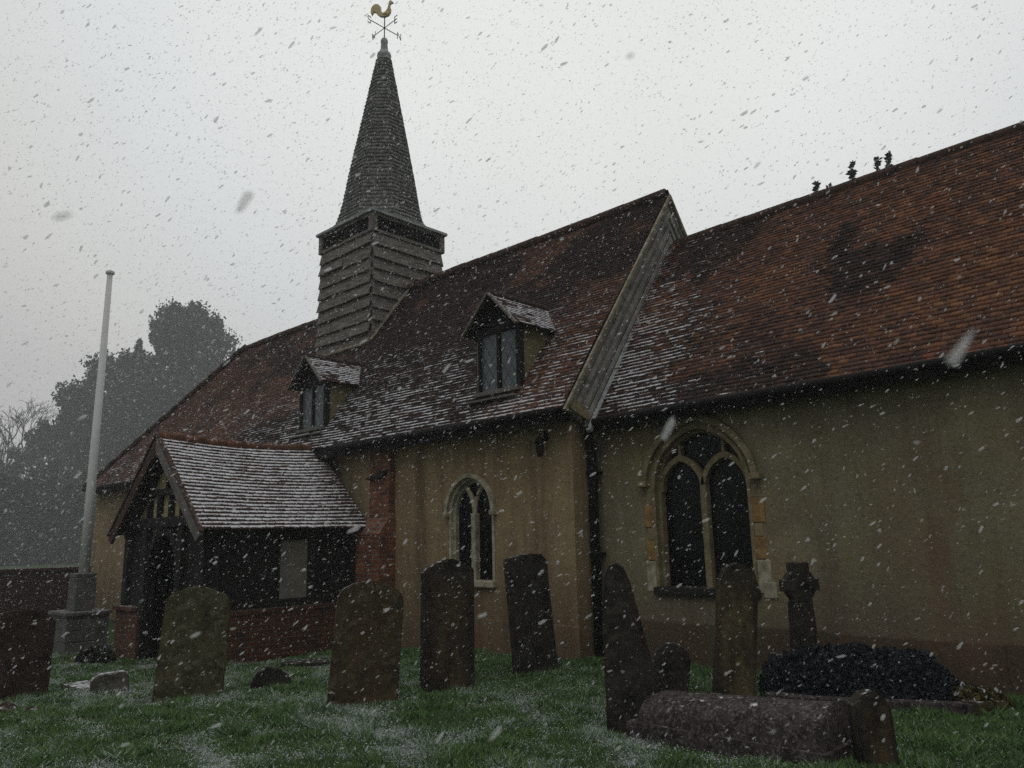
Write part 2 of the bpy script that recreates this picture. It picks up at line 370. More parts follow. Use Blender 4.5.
def snowmask(x, y, lo=.0):          # where snow has begun to lie on the turf (0..1)
    a = fbm(x * 0.9 + 11, y * 1.2 + 4, 21, 4); b = fbm(x * 3.4 + y, y * 5.1, 31, 4)
    s = sstep(0.38, 0.68, 0.5 * a + 0.5 * b)
    s = .7 * s * (0.35 + 0.65 * sstep(7.4, 5.2, y)) * (0.3 + 0.7 * sstep(-1.8, -3.6, x))
    return s
gsn = snowmask(GX, GY).ravel()
gr, gt, gp = newmat('turf', 0.95, 0.1)
at = nd(gt, 'Attribute', attribute_name='col'); sp = nd(gt, 'SeparateColor'); gt.links.new(at.outputs['Color'], sp.inputs[0])
n1 = noise(gt, 3, 8); n2 = noise(gt, 35, 6)
gcol = ramp(gt, n1, [(0.3, (0.028, 0.045, 0.018)), (0.7, (0.06, 0.10, 0.034))])
gcol = mix(gt, ramp(gt, n2, [(0.5, 0.0), (0.7, 0.6)]), gcol, (0.025, 0.02, 0.012))
f = math_(gt, 'ADD', sp.outputs[0], math_(gt, 'MULTIPLY', math_(gt, 'SUBTRACT', n2, 0.5), 1.6))
gcol = mix(gt, ramp(gt, f, [(0.45, 0.0), (0.9, 0.75)]), gcol, (0.5, 0.52, 0.55))
gt.links.new(gcol, gp.inputs['Base Color']); bump(gt, gp, n2, 0.6, 0.03)
col4 = np.stack([gsn, gsn, gsn, np.ones_like(gsn)], -1)
ground = link('ground', npmesh('ground', np.stack([GX, GY, GZ], -1).reshape(-1, 3), F, col4), gr, None, True)
tag(ground, 'turf of the churchyard with thin lying snow', 'ground', kind='structure')

# ------------------------------------------------------------------ tile courses
def tile_roof(name, O, U, Vv, poly, tw, gauge, thick, mat, parent, seed, tint=None, moss=None, snow=None, und=0.02, lift=None, back=True, brk=1.0):
    """courses of single tiles on a plane. O origin, U along the eave, Vv up the slope (unit vectors), poly in (u, v)."""
    rng = np.random.default_rng(seed)
    O = np.array(O, float); U = np.array(U, float); Vv = np.array(Vv, float); Nn = np.cross(U, Vv); Nn /= np.linalg.norm(Nn)
    poly = np.array(poly, float); u0, v0 = poly.min(0); u1, v1 = poly.max(0)
    def span(v):     # horizontal extent of a convex polygon at v
        xs = []
        for i in range(len(poly)):
            p, q = poly[i], poly[(i + 1) % len(poly)]
            if (p[1] - v) * (q[1] - v) <= 0 and abs(p[1] - q[1]) > 1e-9: xs.append(p[0] + (q[0] - p[0]) * (v - p[1]) / (q[1] - p[1]))
        return (min(xs), max(xs)) if len(xs) > 1 else None
    A = []
    nrow = int(math.ceil((v1 - v0) / gauge))
    for j in range(nrow):
        v = v0 + j * gauge; s = span(min(max(v + gauge * 0.4, v0 + 1e-4), v1 - 1e-4))
        if s is None: continue
        off = (j % 2) * 0.5 * tw + rng.uniform(-.015, .015)
        k0 = math.floor((s[0] - off) / tw); k1 = math.ceil((s[1] - off) / tw)
        a = off + np.arange(k0, k1) * tw; b = a + tw
        a = np.clip(a, s[0], s[1]); b = np.clip(b, s[0], s[1]); ok = b - a > 0.015
        a = a[ok]; b = b[ok]; n = len(a)
        A.append(np.stack([a + .003, b - .003, v + rng.normal(0, gauge * .05, n), np.full(n, min(v + gauge * 1.12, v1 + .01)), rng.random(n), rng.normal(0, 1, n)], -1))
    A = np.concatenate(A); n = len(A); a, b, vb, vt, rv, jz = A.T
    h = thick * (1 + 0.28 * jz.clip(-1.5, 2.2)); tl = rng.normal(0, thick * 0.16, n)
    def pos(u, v, hh):
        w = und * 2 * (fbm(u * 0.35 + seed, v * 0.5, seed, 3) - 0.5) + und * 0.5 * np.sin(u * 1.7 + seed) * np.sin(v * 1.3)
        p = O + u[:, None] * U + v[:, None] * Vv + (hh + w)[:, None] * Nn
        if lift is not None: p[:, 2] += lift(u, v)
        return p
    z = np.zeros(n)
    P = np.stack([pos(a, vb, h + tl), pos(b, vb, h - tl), pos(b, vt, z + .001), pos(a, vt, z + .001), pos(a, vb, z - .004), pos(b, vb, z - .004)], 1)
    base = (np.arange(n) * 6)[:, None]
    Fq = np.concatenate([base + np.array([[0, 1, 2, 3]]), base + np.array([[4, 5, 1, 0]]), base + np.array([[4, 0, 3, 3]]), base + np.array([[5, 2, 1, 1]])], 0)
    um = (a + b) / 2
    T = rv if tint is None else tint(um, vb, rv)
    S = np.zeros(n) if snow is None else snow(um, vb) * (1 + brk * ((rng.random(n) - .5) * 1.1 + (fbm(um * 3.3 + seed, vb * 9, seed + 5, 3) - .5) * 2.4)); Mo = np.zeros(n) if moss is None else moss(um, vb)
    col = np.zeros((n, 6, 4)); col[:, :, 0] = np.clip(T, 0, 1)[:, None]; col[:, :, 1] = np.clip(Mo, 0, 1)[:, None]; col[:, :, 2] = np.clip(S, 0, 1.3)[:, None]
    col[:, 2:4, 3] = 1.0
    Vs = P.reshape(-1, 3); Cs = col.reshape(-1, 4)
    # degenerate quads -> triangles: write mixed mesh through tri split
    tri = np.concatenate([Fq[:n][:, [0, 1, 2]], Fq[:n][:, [0, 2, 3]], Fq[n:2 * n][:, [0, 1, 2]], Fq[n:2 * n][:, [0, 2, 3]], Fq[2 * n:3 * n][:, :3], Fq[3 * n:][:, :3]], 0)
    if back:    # battens and felt just below, closes the gaps between tiles
        nv_, nu_ = 14, 16; gu, gv_ = [], []
        for vv in np.linspace(v0 + 1e-4, v1 - 1e-4, nv_):
            s0, s1 = span(vv); gu.append(np.linspace(s0, s1, nu_)); gv_.append(np.full(nu_, vv))
        gu = np.concatenate(gu); gv_ = np.concatenate(gv_); pu = pos(gu, gv_, np.full(len(gu), -0.03)); k = len(Vs)
        Vs = np.concatenate([Vs, pu]); Cs = np.concatenate([Cs, np.tile([[0, 1, 0, 0]], (len(gu), 1))])
        ii = (k + np.arange(nv_ - 1)[:, None] * nu_ + np.arange(nu_ - 1)[None, :]).ravel()[:, None]
        tri = np.concatenate([tri, ii + [[0, 1, nu_ + 1]], ii + [[0, nu_ + 1, nu_]]])
    me = npmesh(name, Vs, tri, Cs)
    return link(name, me, mat, parent)

# ------------------------------------------------------------------ the church
church = thing('church', (-10, 9, 0), 'small ochre rendered church with red tiled roofs, shingled spire and timber porch', 'church')
TAN = 1.327; SL = math.atan(TAN); CS, SN = math.cos(SL), math.sin(SL); RY = 10.89; XG = -6.46; XW = -24.6
NY, CY = 8.2, 8.7
def arch(cx, hw, zs, za, z0, n=12):
    """pointed arch outline from bottom left, up, over, down (x, z)"""
    h = za - zs; Rr = (hw * hw + h * h) / (2 * hw); th = math.asin(min(1, h / Rr)); pts = [(cx - hw, z0), (cx - hw, zs)]
    if h > hw:
        c = Rr - hw
        for i in range(1, n):
            a = th * i / n; pts.append((cx + c - Rr * math.cos(a), zs + Rr * math.sin(a)))
        pts.append((cx, za))
        for i in range(n - 1, 0, -1):
            a = th * i / n; pts.append((cx - c + Rr * math.cos(a), zs + Rr * math.sin(a)))
    else:
        for i in range(1, 2 * n):
            a = math.pi * (1 - i / (2 * n)); x = math.cos(a); zz = (1 - abs(x) ** 1.75) ** (1 / 1.75); pts.append((cx + hw * x, zs + h * zz))
    pts += [(cx + hw, zs), (cx + hw, z0)]; return pts
def ring(mb, outer, inner, y, t):
    """flat frame between two open outlines of equal length (x,z), front at y, thickness t back"""
    fo = [mb.bm.verts.new((p[0], y, p[1])) for p in outer]; fi = [mb.bm.verts.new((p[0], y, p[1])) for p in inner]
    bo = [mb.bm.verts.new((p[0], y + t, p[1])) for p in outer]; bi = [mb.bm.verts.new((p[0], y + t, p[1])) for p in inner]
    for k in range(len(fo) - 1):
        for q in ((fo[k], fo[k + 1], fi[k + 1], fi[k]), (bo[k], bi[k], bi[k + 1], bo[k + 1]), (fi[k], fi[k + 1], bi[k + 1], bi[k]), (fo[k], bo[k], bo[k + 1], fo[k + 1])): mb.bm.faces.new(q)
    for k in (0, -1): mb.bm.faces.new((fo[k], fi[k], bi[k], bo[k]))

# --- nave wall (south face with its window opening, east return, west end)
NWO = arch(-8.63, 0.50, 1.93, 2.52, 0.86)
mb = MB(); mb.holed([[(-24.6, -0.9), (-6.62, -0.9), (-6.62, 3.34), (-24.6, 3.34)], NWO], NY, 0.0)
mb2 = mb.bm
es = []
nw = [mb2.verts.new((p[0], NY, p[1])) for p in NWO]; nb = [mb2.verts.new((p[0], NY + .34, p[1])) for p in NWO]
for k in range(len(nw)): mb2.faces.new((nw[k], nw[(k + 1) % len(nw)], nb[(k + 1) % len(nw)], nb[k]))
mb2.faces.new([mb2.verts.new(c) for c in ((-6.62, NY, -.9), (-6.62, CY + .3, -.9), (-6.62, CY + .3, 3.34), (-6.62, NY, 3.34))])
mb2.faces.new([mb2.verts.new(c) for c in ((XW, NY, -.9), (XW, 13.58, -.9), (XW, 13.58, 3.34), (XW, NY, 3.34))])
mb2.faces.new([mb2.verts.new(c) for c in ((XW, 13.58, -.9), (-6.62, 13.58, -.9), (-6.62, 13.58, 3.34), (XW, 13.58, 3.34))])
me = bpy.data.meshes.new('nave_wall'); mb2.to_mesh(me); mb2.free(); link('nave_wall', me, M_NAVE, church)
MB().bx(-24.58, -6.58, NY - .045, NY - .002, -0.9, 0.42, bev=.015).build('nave_plinth', M_NAVE, church)

# --- chancel wall
CWO = arch(-5.0, 0.70, 2.16, 2.94, 0.86)
mb = MB(); mb.holed([[(-6.615, -0.9), (6, -0.9), (6, 3.4), (-6.615, 3.4)], CWO], CY, 0.0); b = mb.bm
nw = [b.verts.new((p[0], CY, p[1])) for p in CWO]; nb = [b.verts.new((p[0], CY + .36, p[1])) for p in CWO]
for k in range(len(nw)): b.faces.new((nw[k], nw[(k + 1) % len(nw)], nb[(k + 1) % len(nw)], nb[k]))
for q in (((6, CY, -.9), (6, 13.1, -.9), (6, 13.1, 3.4), (6, CY, 3.4)), ((6, 13.1, -.9), (-6.6, 13.1, -.9), (-6.6, 13.1, 3.4), (6, 13.1, 3.4)), ((6, CY + .01, 3.3), (6, RY, 6.45), (6, 13.1, 3.3))):
    b.faces.new([b.verts.new(c) for c in q])
me = bpy.data.meshes.new('chancel_wall'); b.to_mesh(me); b.free(); link('chancel_wall', me, M_CHAN, church)
M_PL = m_render('dark_plinth_render', [(0.16, 0.12, 0.075), (0.19, 0.145, 0.09), (0.15, 0.11, 0.07), (0.13, 0.085, 0.055), (0.10, 0.065, 0.045), (0.085, 0.055, 0.04)])  # plinth render in a darker brown than the walls
mb = MB()
for k in range(8):
    x0 = -6.6 + k * 1.575; z = 0.49 + 0.012 * math.sin(k * 2.1); mb.bx(x0, x0 + 1.577, CY - .05, CY - .002, -0.9, z, bev=.014)
mb.build('chancel_plinth', M_PL, church)

# --- roofs
def nave_snow(u, v):
    x = XW + u
    s = 0.36 * sstep(3.2, 0.2, v) + 0.22 * sstep(-15, -8, x) * sstep(4.5, 1.0, v) + 0.24
    s += 0.35 * sstep(-16.0, -12.5, x) * sstep(-8.5, -11, x) * sstep(3.0, 0.3, v)
    return s * (0.55 + 0.9 * fbm(u * 0.9, v * 1.3, 51, 3))
def nave_moss(u, v):
    x = XW + u
    return 0.25 + 0.75 * sstep(0.42, 0.62, fbm(u * 0.45 + 3, v * 0.6, 61, 4)) * sstep(-24, -17, x) + 0.75 * sstep(-15, -12, x) * sstep(-6.6, -9.5, x) * sstep(4.4, .5, v) * (.4 + fbm(u * .9, v * 1.1, 66, 3))
sl = (7.44 - 3.27) / SN
def nave_tint(u, v, r):
    return r * 0.55 + 0.5 * fbm(u * 0.6, v * 0.7, 71, 3) - 0.14
hip_u = 3.4
tile_roof('nave_roof', (XW, 7.85, 3.27), (1, 0, 0), (0, CS, SN), [(0, 0), (XG - XW - .02, 0), (XG - XW - .02, sl - .05), (hip_u, sl - .05)], 0.122, 0.072, 0.019, M_TILE, church, 3, nave_tint, nave_moss, nave_snow, 0.022)
mbn = MB()   # north slope and hipped west end, plain
nb_ = mbn.bm
nb_.faces.new([nb_.verts.new(c) for c in ((XW, 13.93, 3.27), (XG, 13.93, 3.27), (XG, RY, 7.40), (XW + hip_u, RY, 7.40))])
mbn.build('north_roof_slope', M_TILE, church)
tile_roof('west_hip', (XW, 13.93, 3.27), (0, -1, 0), (3.4 / 5.36, 0, 4.14 / 5.36), [(0, 0), (6.08, 0), (3.04, 5.36)], 0.122, 0.072, 0.019, M_TILE, church, 5, None, lambda u, v: 0.3 + 0 * u, lambda u, v: 0.3 + 0 * u, 0.015)
mb = MB()
x = XW + hip_u
while x < XG - .05:      # half-round ridge tiles
    l = 0.42; zr = 7.435 + .015 * math.sin(x * .9)
    mb.tube([(x, RY, zr - .105), (x + l - .012, RY, zr - .10)], .105 + random.uniform(-.006, .006), 10); x += l
for k in range(13):      # bonnet tiles down the hip
    a = Vector((XW, 7.85, 3.30)).lerp(Vector((XW + hip_u, RY, 7.44)), k / 13); c = Vector((XW, 7.85, 3.30)).lerp(Vector((XW + hip_u, RY, 7.44)), (k + 1.02) / 13)
    mb.tube([a, c], [.085, .06], 8)
mb.build('ridge_tiles', M_RIDGE, church, True)
CE = (8.42, 3.135); csl = (RY - CE[0]) / CS
def chan_snow(u, v):
    return (0.58 * sstep(1.9, 0.0, u - v * .12) * sstep(3.8, .4, v) + 0.24 * sstep(1.8, 0.1, u) + 0.20 * sstep(3.2, 0.3, v) * sstep(4.5, 1, u) + 0.22) * (0.55 + 0.9 * fbm(u * 1.1, v * 1.5, 52, 3))
def chan_moss(u, v):
    a = sstep(0.54, 0.66, fbm(u * 0.8 + 2, v * 0.55 + 7, 62, 4)); b2 = np.exp(-((u - 3.0 - .25 * (v - 2.4)) / .22) ** 2 - ((v - 2.6) / .55) ** 2) * 1.1
    return 0.04 + 0.75 * a + b2 + 0.75 * sstep(2.8, .3, u) * sstep(3.4, .4, v) + .25 * sstep(.55, .7, fbm(u * 1.9, v * .8, 68, 3))
tile_roof('chancel_roof', (XG + .03, CE[0], CE[1]), (1, 0, 0), (0, CS, SN), [(0, 0), (12.9, 0), (12.9, csl), (0, csl)], 0.122, 0.072, 0.019, M_TILE, church, 11,
          lambda u, v, r: r * 0.62 + 0.62 * fbm(u * 0.9, v * 0.9 + 5, 73, 3) - .13, chan_moss, chan_snow, 0.022, lambda u, v: 0.018 * u)
mb = MB(); b = mb.bm
b.faces.new([b.verts.new(c) for c in ((XG, 13.36, 3.1), (6.4, 13.36, 3.1), (6.4, RY, 6.50), (XG, RY, 6.36))]); mb.build('north_chancel_slope', M_TILE, church)
mb = MB(); x = XG + .12
while x < 6.2:
    u = x - XG; zr = CE[1] + (RY - CE[0]) * TAN + .018 * u
    zr2 = zr + .018 * .42
    mb.tube([(x, RY, zr - .06), (x + .408, RY, zr2 - .055)], .10 + random.uniform(-.006, .006), 10); x += .42
mb.build('chancel_ridge_tiles', M_RIDGE, church, True)

# --- east gable of the nave above the chancel roof: boards running up the rake, barge and corbel
gab = MB(); g = gab.bm
g.faces.new([g.verts.new(c) for c in ((-6.56, 7.95, 3.3), (-6.56, RY, 7.3), (-6.56, 13.83, 3.3))]); gv = gab.build('gable_backing', M_GABLE, church)
mb = MB(); su = Vector((0, CS, SN)); nn = Vector((0, SN, -CS))      # nn points down-out of the roof in the gable plane
nbd = 7; wtot = 0.50
for side in (1, -1):
    for k in range(nbd):
        o = 0.03 + k * wtot / nbd; w = wtot / nbd
        a = Vector((XG - .035 - .028 * (k % 2), 7.88, 3.30)) + nn * o + su * (.0 + .22 * o); b_ = Vector((XG - .035 - .028 * (k % 2), RY, 3.30 + (RY - 7.88) * TAN)) + nn * o
        # end at the centre line
        tt = (RY - a.y) / CS; b_ = a + su * tt
        p = [a, a + nn * w * .88, b_ + nn * w * .88, b_]
        tt2 = (RY - p[1].y) / CS; p[2] = p[1] + su * tt2
        if side < 0: p = [Vector((q.x, 2 * RY - q.y, q.z)) for q in p]
        tl = random.uniform(-.006, .006)
        mb.prism([q + Vector((tl, 0, 0)) for q in p], (0.03, 0, 0))
mb.build('gable_boards', M_GABLE, church)
mb = MB()
for side in (1, -1):
    a = Vector((XG + .005, 7.83, 3.235)); b_ = Vector((XG + .005, RY, 3.235 + (RY - 7.83) * TAN))
    p = [a, a + nn * .045, b_ + Vector((0, 0, -.075)), b_]
    if side < 0: p = [Vector((q.x, 2 * RY - q.y, q.z)) for q in p]
    mb.prism(p, (.045, 0, 0))
mb.build('verge_board', M_VERGE, church)
mb = MB(); a = Vector((XG + .02, 7.88, 3.30)) + nn * .515; tt = (RY - .12 - a.y) / CS
mb.prism([a, a + nn * .05, a + nn * .05 + su * tt, a + su * tt], (.075, 0, 0)); mb.build('lead_flashing', M_LEAD, church)
mb = MB(); mb.prism([(XG - .14, 7.96, 3.27), (XG - .14, 8.37, 3.12), (XG - .14, 8.37, 3.27), (XG - .14, 8.03, 3.42)], (.17, 0, 0)); mb.build('corbel', M_RAG, church)

# --- fascias and gutters
def gutter(name, x0, x1, y, z, slope=0.0):
    m_ = MB(); n = max(2, int((x1 - x0) / 1.2)); pts = [(x0 + (x1 - x0) * i / n, y, z + slope * (x1 - x0) * i / n + .006 * math.sin(i * 1.9)) for i in range(n + 1)]
    m_.tube(pts, .05, 10)
    for i in range(n):
        xx = x0 + (x1 - x0) * (i + .5) / n; m_.bx(xx - .012, xx + .012, y - .02, y + .22, z - .085 + slope * (xx - x0), z - .06 + slope * (xx - x0))
    return m_.build(name, M_IRON, church, True)
gutter('gutter', -11.9, -6.58, 7.80, 3.225); gutter('gutter', -24.5, -14.3, 7.80, 3.225); gutter('gutter', -6.36, 6.2, 8.36, 3.10, 0.018)
MB().bx(-24.5, -6.62, 7.90, 8.197, 3.13, 3.2).bx(-24.5, -6.62, 7.88, 7.92, 3.08, 3.26).build('nave_eaves_board', M_TIMBER, church)
MB().bar((-6.42, 8.58, 3.085), (6.2, 8.58, 3.085 + .018 * 12.6), .24, .06).bar((-6.42, 8.47, 3.07), (6.2, 8.47, 3.07 + .018 * 12.6), .03, .17).build('chancel_eaves_board', M_TIMBER, church)
mb = MB(); mb.tube([(-6.45, 8.36, 3.06), (-6.48, 8.40, 2.93), (-6.53, 8.50, 2.80), (-6.54, 8.53, 2.6), (-6.54, 8.53, 0.02)], .066, 10)
for z in (0.25, 1.3, 2.4): mb.lathe((-6.54, 8.53, z), [(.066, 0), (.08, .01), (.08, .07), (.066, .08)], 10); mb.bx(-6.60, -6.48, 8.56, 8.69, z + .02, z + .05)
mb.build('downpipe', M_IRON, church, True)

# --- windows
def window(name, cx, hw, zs, za, z0, y, frame, hoodmat, hoodw, quoins, lead, sillmat, twin_spring, twin_apex, hood_zs, ytrac=False, rec=.19):
    """two-light pointed window: surround > glass, mullion/tracery, hood, sill"""
    mb = MB(); o = arch(cx, hw - .002, zs, za - .002, z0); i = arch(cx, hw - .05, zs, za - .06, z0)
    ring(mb, o, i, y - .012, .10)
    o2 = arch(cx, hw - .035, zs, za - .042, z0); i2 = arch(cx, hw - .085, zs, za - .10, z0); ring(mb, o2, i2, y + rec * .45, .12)
    w = mb.build(name, frame, church)
    t = MB(); yy = y + rec - .07
    t.bx(cx - .045, cx + .045, yy - .03, yy + .09, z0, zs + .02, bev=.018)
    lw = (hw - .075)          # two lights, each half as wide
    for s in (-1, 1):
        c = cx + s * lw / 2
        a1 = arch(c, lw / 2 + .03, twin_spring, twin_apex + .03, twin_spring - .02, 10); a2 = arch(c, lw / 2 - .035, twin_spring, twin_apex - .05, twin_spring - .02, 10)
        if ytrac:      # plain Y tracery: the mullion forks into two bars that follow the curve of the arch
            h_ = za - zs; Rr = (hw * hw + h_ * h_) / (2 * hw); pts = [(cx, yy + .02, zs - .05)]
            for i_ in range(0, 13):
                a_ = math.acos(max(-1, 1 - hw * .62 / Rr)) * i_ / 12; pts.append((cx - s * (Rr - Rr * math.cos(a_)), yy + .02, zs + Rr * math.sin(a_)))
            t.tube(pts, .038, 6)
        else: ring(t, a1, a2, yy - .022, .10)
    t.build('tracery', frame, w)
    gl = MB(); gl.bm.faces.new([gl.bm.verts.new((p[0], y + rec, p[1])) for p in arch(cx, hw - .06, zs, za - .07, z0)]); gl.build('leaded_glass', M_GLASS, w)
    h = MB(); ho = arch(cx, hw + hoodw, hood_zs, za + hoodw * 1.05, hood_zs - .16)[1:-1]; hw_ = min(.075, hoodw + .02); hi = arch(cx, hw + hoodw - hw_, hood_zs, za + hoodw * 1.05 - hw_ * 1.13, hood_zs - .16)[1:-1]
    ring(h, ho, hi, y - .075, .08)
    for s in (-1, 1): h.box((cx + s * (hw + hoodw - .02), y - .05, hood_zs - .035), (.085 + .55 * (hoodw - .035), .11, .08), bev=.02)
    h.build('hood_mould', hoodmat, w)
    MB().bx(cx - hw - .02, cx + hw + .02, y - .07, y + .2, z0 - .085, z0 + .015, bev=.02).build('sill', sillmat, w)
    if quoins:
        for s in (-1, 1):
            for k, (za_, zb_, wd, mt_) in enumerate(((z0 - .05, 1.24, .155, M_LIME), (1.24, 1.50, .125, M_QUOIN), (1.50, 1.66, .10, M_RAG), (1.66, 1.96, .135, M_QUOIN), (1.96, hood_zs - .09, .10, M_RAG))):
                wd += .012 * s; q = MB(); x0 = cx + s * (hw - .004); x1 = cx + s * (hw + wd); q.bx(min(x0, x1), max(x0, x1), y - .010 - .004 * (k % 2), y + .05, za_ + .02 * (s > 0), zb_ - .007 + .02 * (s > 0), bev=.012, jit=.004)
                q.build('quoin', mt_, w)
            c = cx + s * (hw - .075) / 2; MB().bx(c - .02, c + .02, y + .105, y + .19, twin_apex, za - .22).build('tracery_bar', frame, w)
    return w
window('nave_window', -8.63, 0.50, 1.93, 2.52, 0.95, NY, M_LIME, M_LIME, .035, False, .1, M_LIME, 1.86, 2.24, 1.98, True, .13)
window('chancel_window', -5.0, 0.70, 2.16, 2.94, 0.90, CY, M_RAG, M_RAG, .115, True, .1, M_DARKSILL, 2.14, 2.55, 2.26)
MB().bx(-4.24, -4.08, CY - .02, CY + .02, 0.82, 1.0, bev=.008).build('pale_stone_block', M_LIME, church)

# --- brick pier beside the porch
mb = MB(); mb.bx(-11.05, -10.50, 8.08, 8.198, 1.75, 3.05, jit=.004); mb.prism([(-11.15, 7.85, 1.68), (-11.15, 8.19, 1.68), (-11.15, 8.19, 1.95), (-11.15, 8.06, 1.95)], (.68, 0, 0)); mb.bx(-11.15, -10.47, 7.86, 8.19, -.6, 1.68, jit=.004)
mb.build('brick_pier', M_BRICK, church)
mb = MB()
for k in range(4): mb.bx(-11.05 + .1 * k, -10.62 + .03 * k, 8.0 + .01 * k, 8.078, 2.62 + .035 * k, 2.65 + .035 * k, jit=.012)
mb.build('stone_ledge', M_DARKSILL, church)

# --- dormers
def dormer(cx, half, zr, ze, glaze):
    d = thing_part('dormer', (cx, 8.2, 3.8), church)
    yf = 8.2; hw = half - .15
    # front frame, posts, sill
    mb = MB()
    for s in (-1, 1): mb.bx(cx + s * hw - .045, cx + s * hw + .045, yf - .03, yf + .06, 3.74, ze + .1, bev=.006)
    mb.bx(cx - .03, cx + .03, yf - .02, yf + .05, 3.8, ze + .02); mb.bx(cx - hw, cx + hw, yf - .025, yf + .05, ze - .02, ze + .07)
    mb.prism([(cx - half + .06, yf + .02, ze + .02), (cx + half - .06, yf + .02, ze + .02), (cx, yf + .02, zr - .03)], (0, .05, 0))
    mb.build('window_frame', M_TIMBER, d)
    MB().bx(cx - hw - .03, cx + hw + .03, yf - .10, yf + .03, 3.70, 3.765, bev=.01).bx(cx - hw - .12, cx + hw + .05, yf - .2, yf - .02, 3.60, 3.63, bev=.006).build('sill', M_BARGE, d)
    for s in (-1, 1): MB().bx(cx + s * hw / 2 - hw / 2 + .05, cx + s * hw / 2 + hw / 2 - .05, yf + .01, yf + .02, 3.78, ze - .02).build('glass', M_DGLASS, d)
    MB().tube([(cx - hw + .02, yf - .06, 3.78), (cx - hw + .02, yf - .06, ze - .12)], .008, 6).build('casement_bar', M_BARGE, d)
    for s in (-1, 1):       # plastered cheeks, triangles dying into the main roof
        x = cx + s * (hw + .02); y2 = 7.85 + (ze + .02 - 3.27) / TAN
        MB().prism([(x, yf, 3.74), (x, yf, ze + .05), (x, y2, ze + .05)], (-s * .05, 0, 0)).build('cheek', M_CHEEK, d)
    yb = 7.85 + (zr - 3.27) / TAN + .1
    for s in (-1, 1):
        sw = math.hypot(half, zr - ze); Vv = np.array([-s * half / sw, 0, (zr - ze) / sw])
        U = np.array([0, 1.0, 0]) if s > 0 else np.array([0, -1.0, 0]); O = (cx + s * half, 8.0 if s > 0 else yb, ze)
        Ld = yb - 8.0; ye = 7.85 + (ze - 3.27) / TAN - 8.0 + .12
        poly = [(0, 0), (ye, 0), (Ld, sw), (0, sw)] if s > 0 else [(Ld - ye, 0), (Ld, 0), (Ld, sw), (0, sw)]
        tile_roof('dormer_roof', O, U, Vv, poly, .11, .066, .011, M_PTILE if s > 0 else M_TILE, d, 17 + s, None, None, (lambda u, v: 1.0 * (.75 + .5 * fbm(u * 3, v * 3, 9, 2))) if s > 0 else None, .012)
        MB().bar((cx + s * (half + .01), 7.985, ze - .03), (cx + s * .01, 7.985, zr - .03), .035, .06, up=(0, 1, 0)).build('barge_board', M_BOARD, d)
    mb = MB(); y = 8.0
    while y < yb - .1: mb.tube([(cx, y, zr - .025), (cx, y + .3, zr - .02)], .07, 8); y += .31
    mb.build('ridge_tile', M_PTILE, d, True)
def thing_part(name, loc, parent):
    o = bpy.data.objects.new(name, None); C.objects.link(o); o.parent = parent; o.location = Vector(loc) - origin(parent); return o
dormer(-7.98, .575, 5.28, 4.69, 0); dormer(-13.11, .59, 5.22, 4.62, 0)

# --- belfry and spire
bf = thing_part('belfry', (-14.55, RY, 5.5), church)
bx0, bx1, by0, by1 = -15.57, -13.53, 9.87, 11.91; ZB0, ZB1 = 5.2, 8.47
mb = MB(); nb2 = 11; hh = (ZB1 - ZB0) / nb2
for k in range(nb2):
    z = ZB0 + k * hh; o = .035; bt = 0.02 * (1 - k / nb2) * 4 * .6
    for (ax, sgn) in (('S', 1), ('E', 1), ('N', 1), ('W', 1)):
        n = 2 if k % 2 else 1; cuts = [0, 1] if n == 1 else [0, random.uniform(.35, .65), 1]
        for c0, c1 in zip(cuts, cuts[1:]):
            j = random.uniform(-.025, .025); t0 = .075 + bt + random.uniform(0, .03); t1 = .004 + bt
            j2 = j + random.uniform(-.02, .02)
            if ax == 'S':
                xa, xb = bx0 - bt + (bx1 - bx0 + 2 * bt) * c0, bx0 - bt + (bx1 - bx0 + 2 * bt) * c1 - .004
                q = [(xa, by0 - t0, z + j), (xb, by0 - t0, z + j2), (xb, by0 - t1, z + hh + .05), (xa, by0 - t1, z + hh + .05)]; vec = (0, .03, 0)
            elif ax == 'N':
                q = [(bx0, by1 + t0, z + j), (bx1, by1 + t0, z + j2), (bx1, by1 + t1, z + hh + .05), (bx0, by1 + t1, z + hh + .05)]; vec = (0, -.03, 0)
            elif ax == 'E':
                ya, yb_ = by0 - bt + (by1 - by0 + 2 * bt) * c0, by0 - bt + (by1 - by0 + 2 * bt) * c1 - .004
                q = [(bx1 + t0, ya, z + j), (bx1 + t0, yb_, z + j2), (bx1 + t1, yb_, z + hh + .05), (bx1 + t1, ya, z + hh + .05)]; vec = (-.03, 0, 0)
            else:
                q = [(bx0 - t0, by0, z + j), (bx0 - t0, by1, z + j2), (bx0 - t1, by1, z + hh + .05), (bx0 - t1, by0, z + hh + .05)]; vec = (.03, 0, 0)
            mb.prism(q, vec)
mb.bx(bx0 + .01, bx1 - .01, by0 + .01, by1 - .01, ZB0, ZB1 + .43)
mb.build('weatherboarding', M_BOARD, bf)
mb = MB()
for cx_, cy_ in ((bx0, by0), (bx1, by0), (bx1, by1), (bx0, by1)): mb.box((cx_, cy_, ZB1 + .24), (.15, .15, .46), bev=.012)
for a, b_ in (((bx0, by0), (bx1, by0)), ((bx1, by0), (bx1, by1)), ((bx1, by1), (bx0, by1)), ((bx0, by1), (bx0, by0))):
    mb.bar((*a, ZB1 + .05), (*b_, ZB1 + .05), .12, .07); mb.bar((*a, ZB1 + .44), (*b_, ZB1 + .44), .12, .08)
mb.build('louvre_frame', M_BOARD, bf)
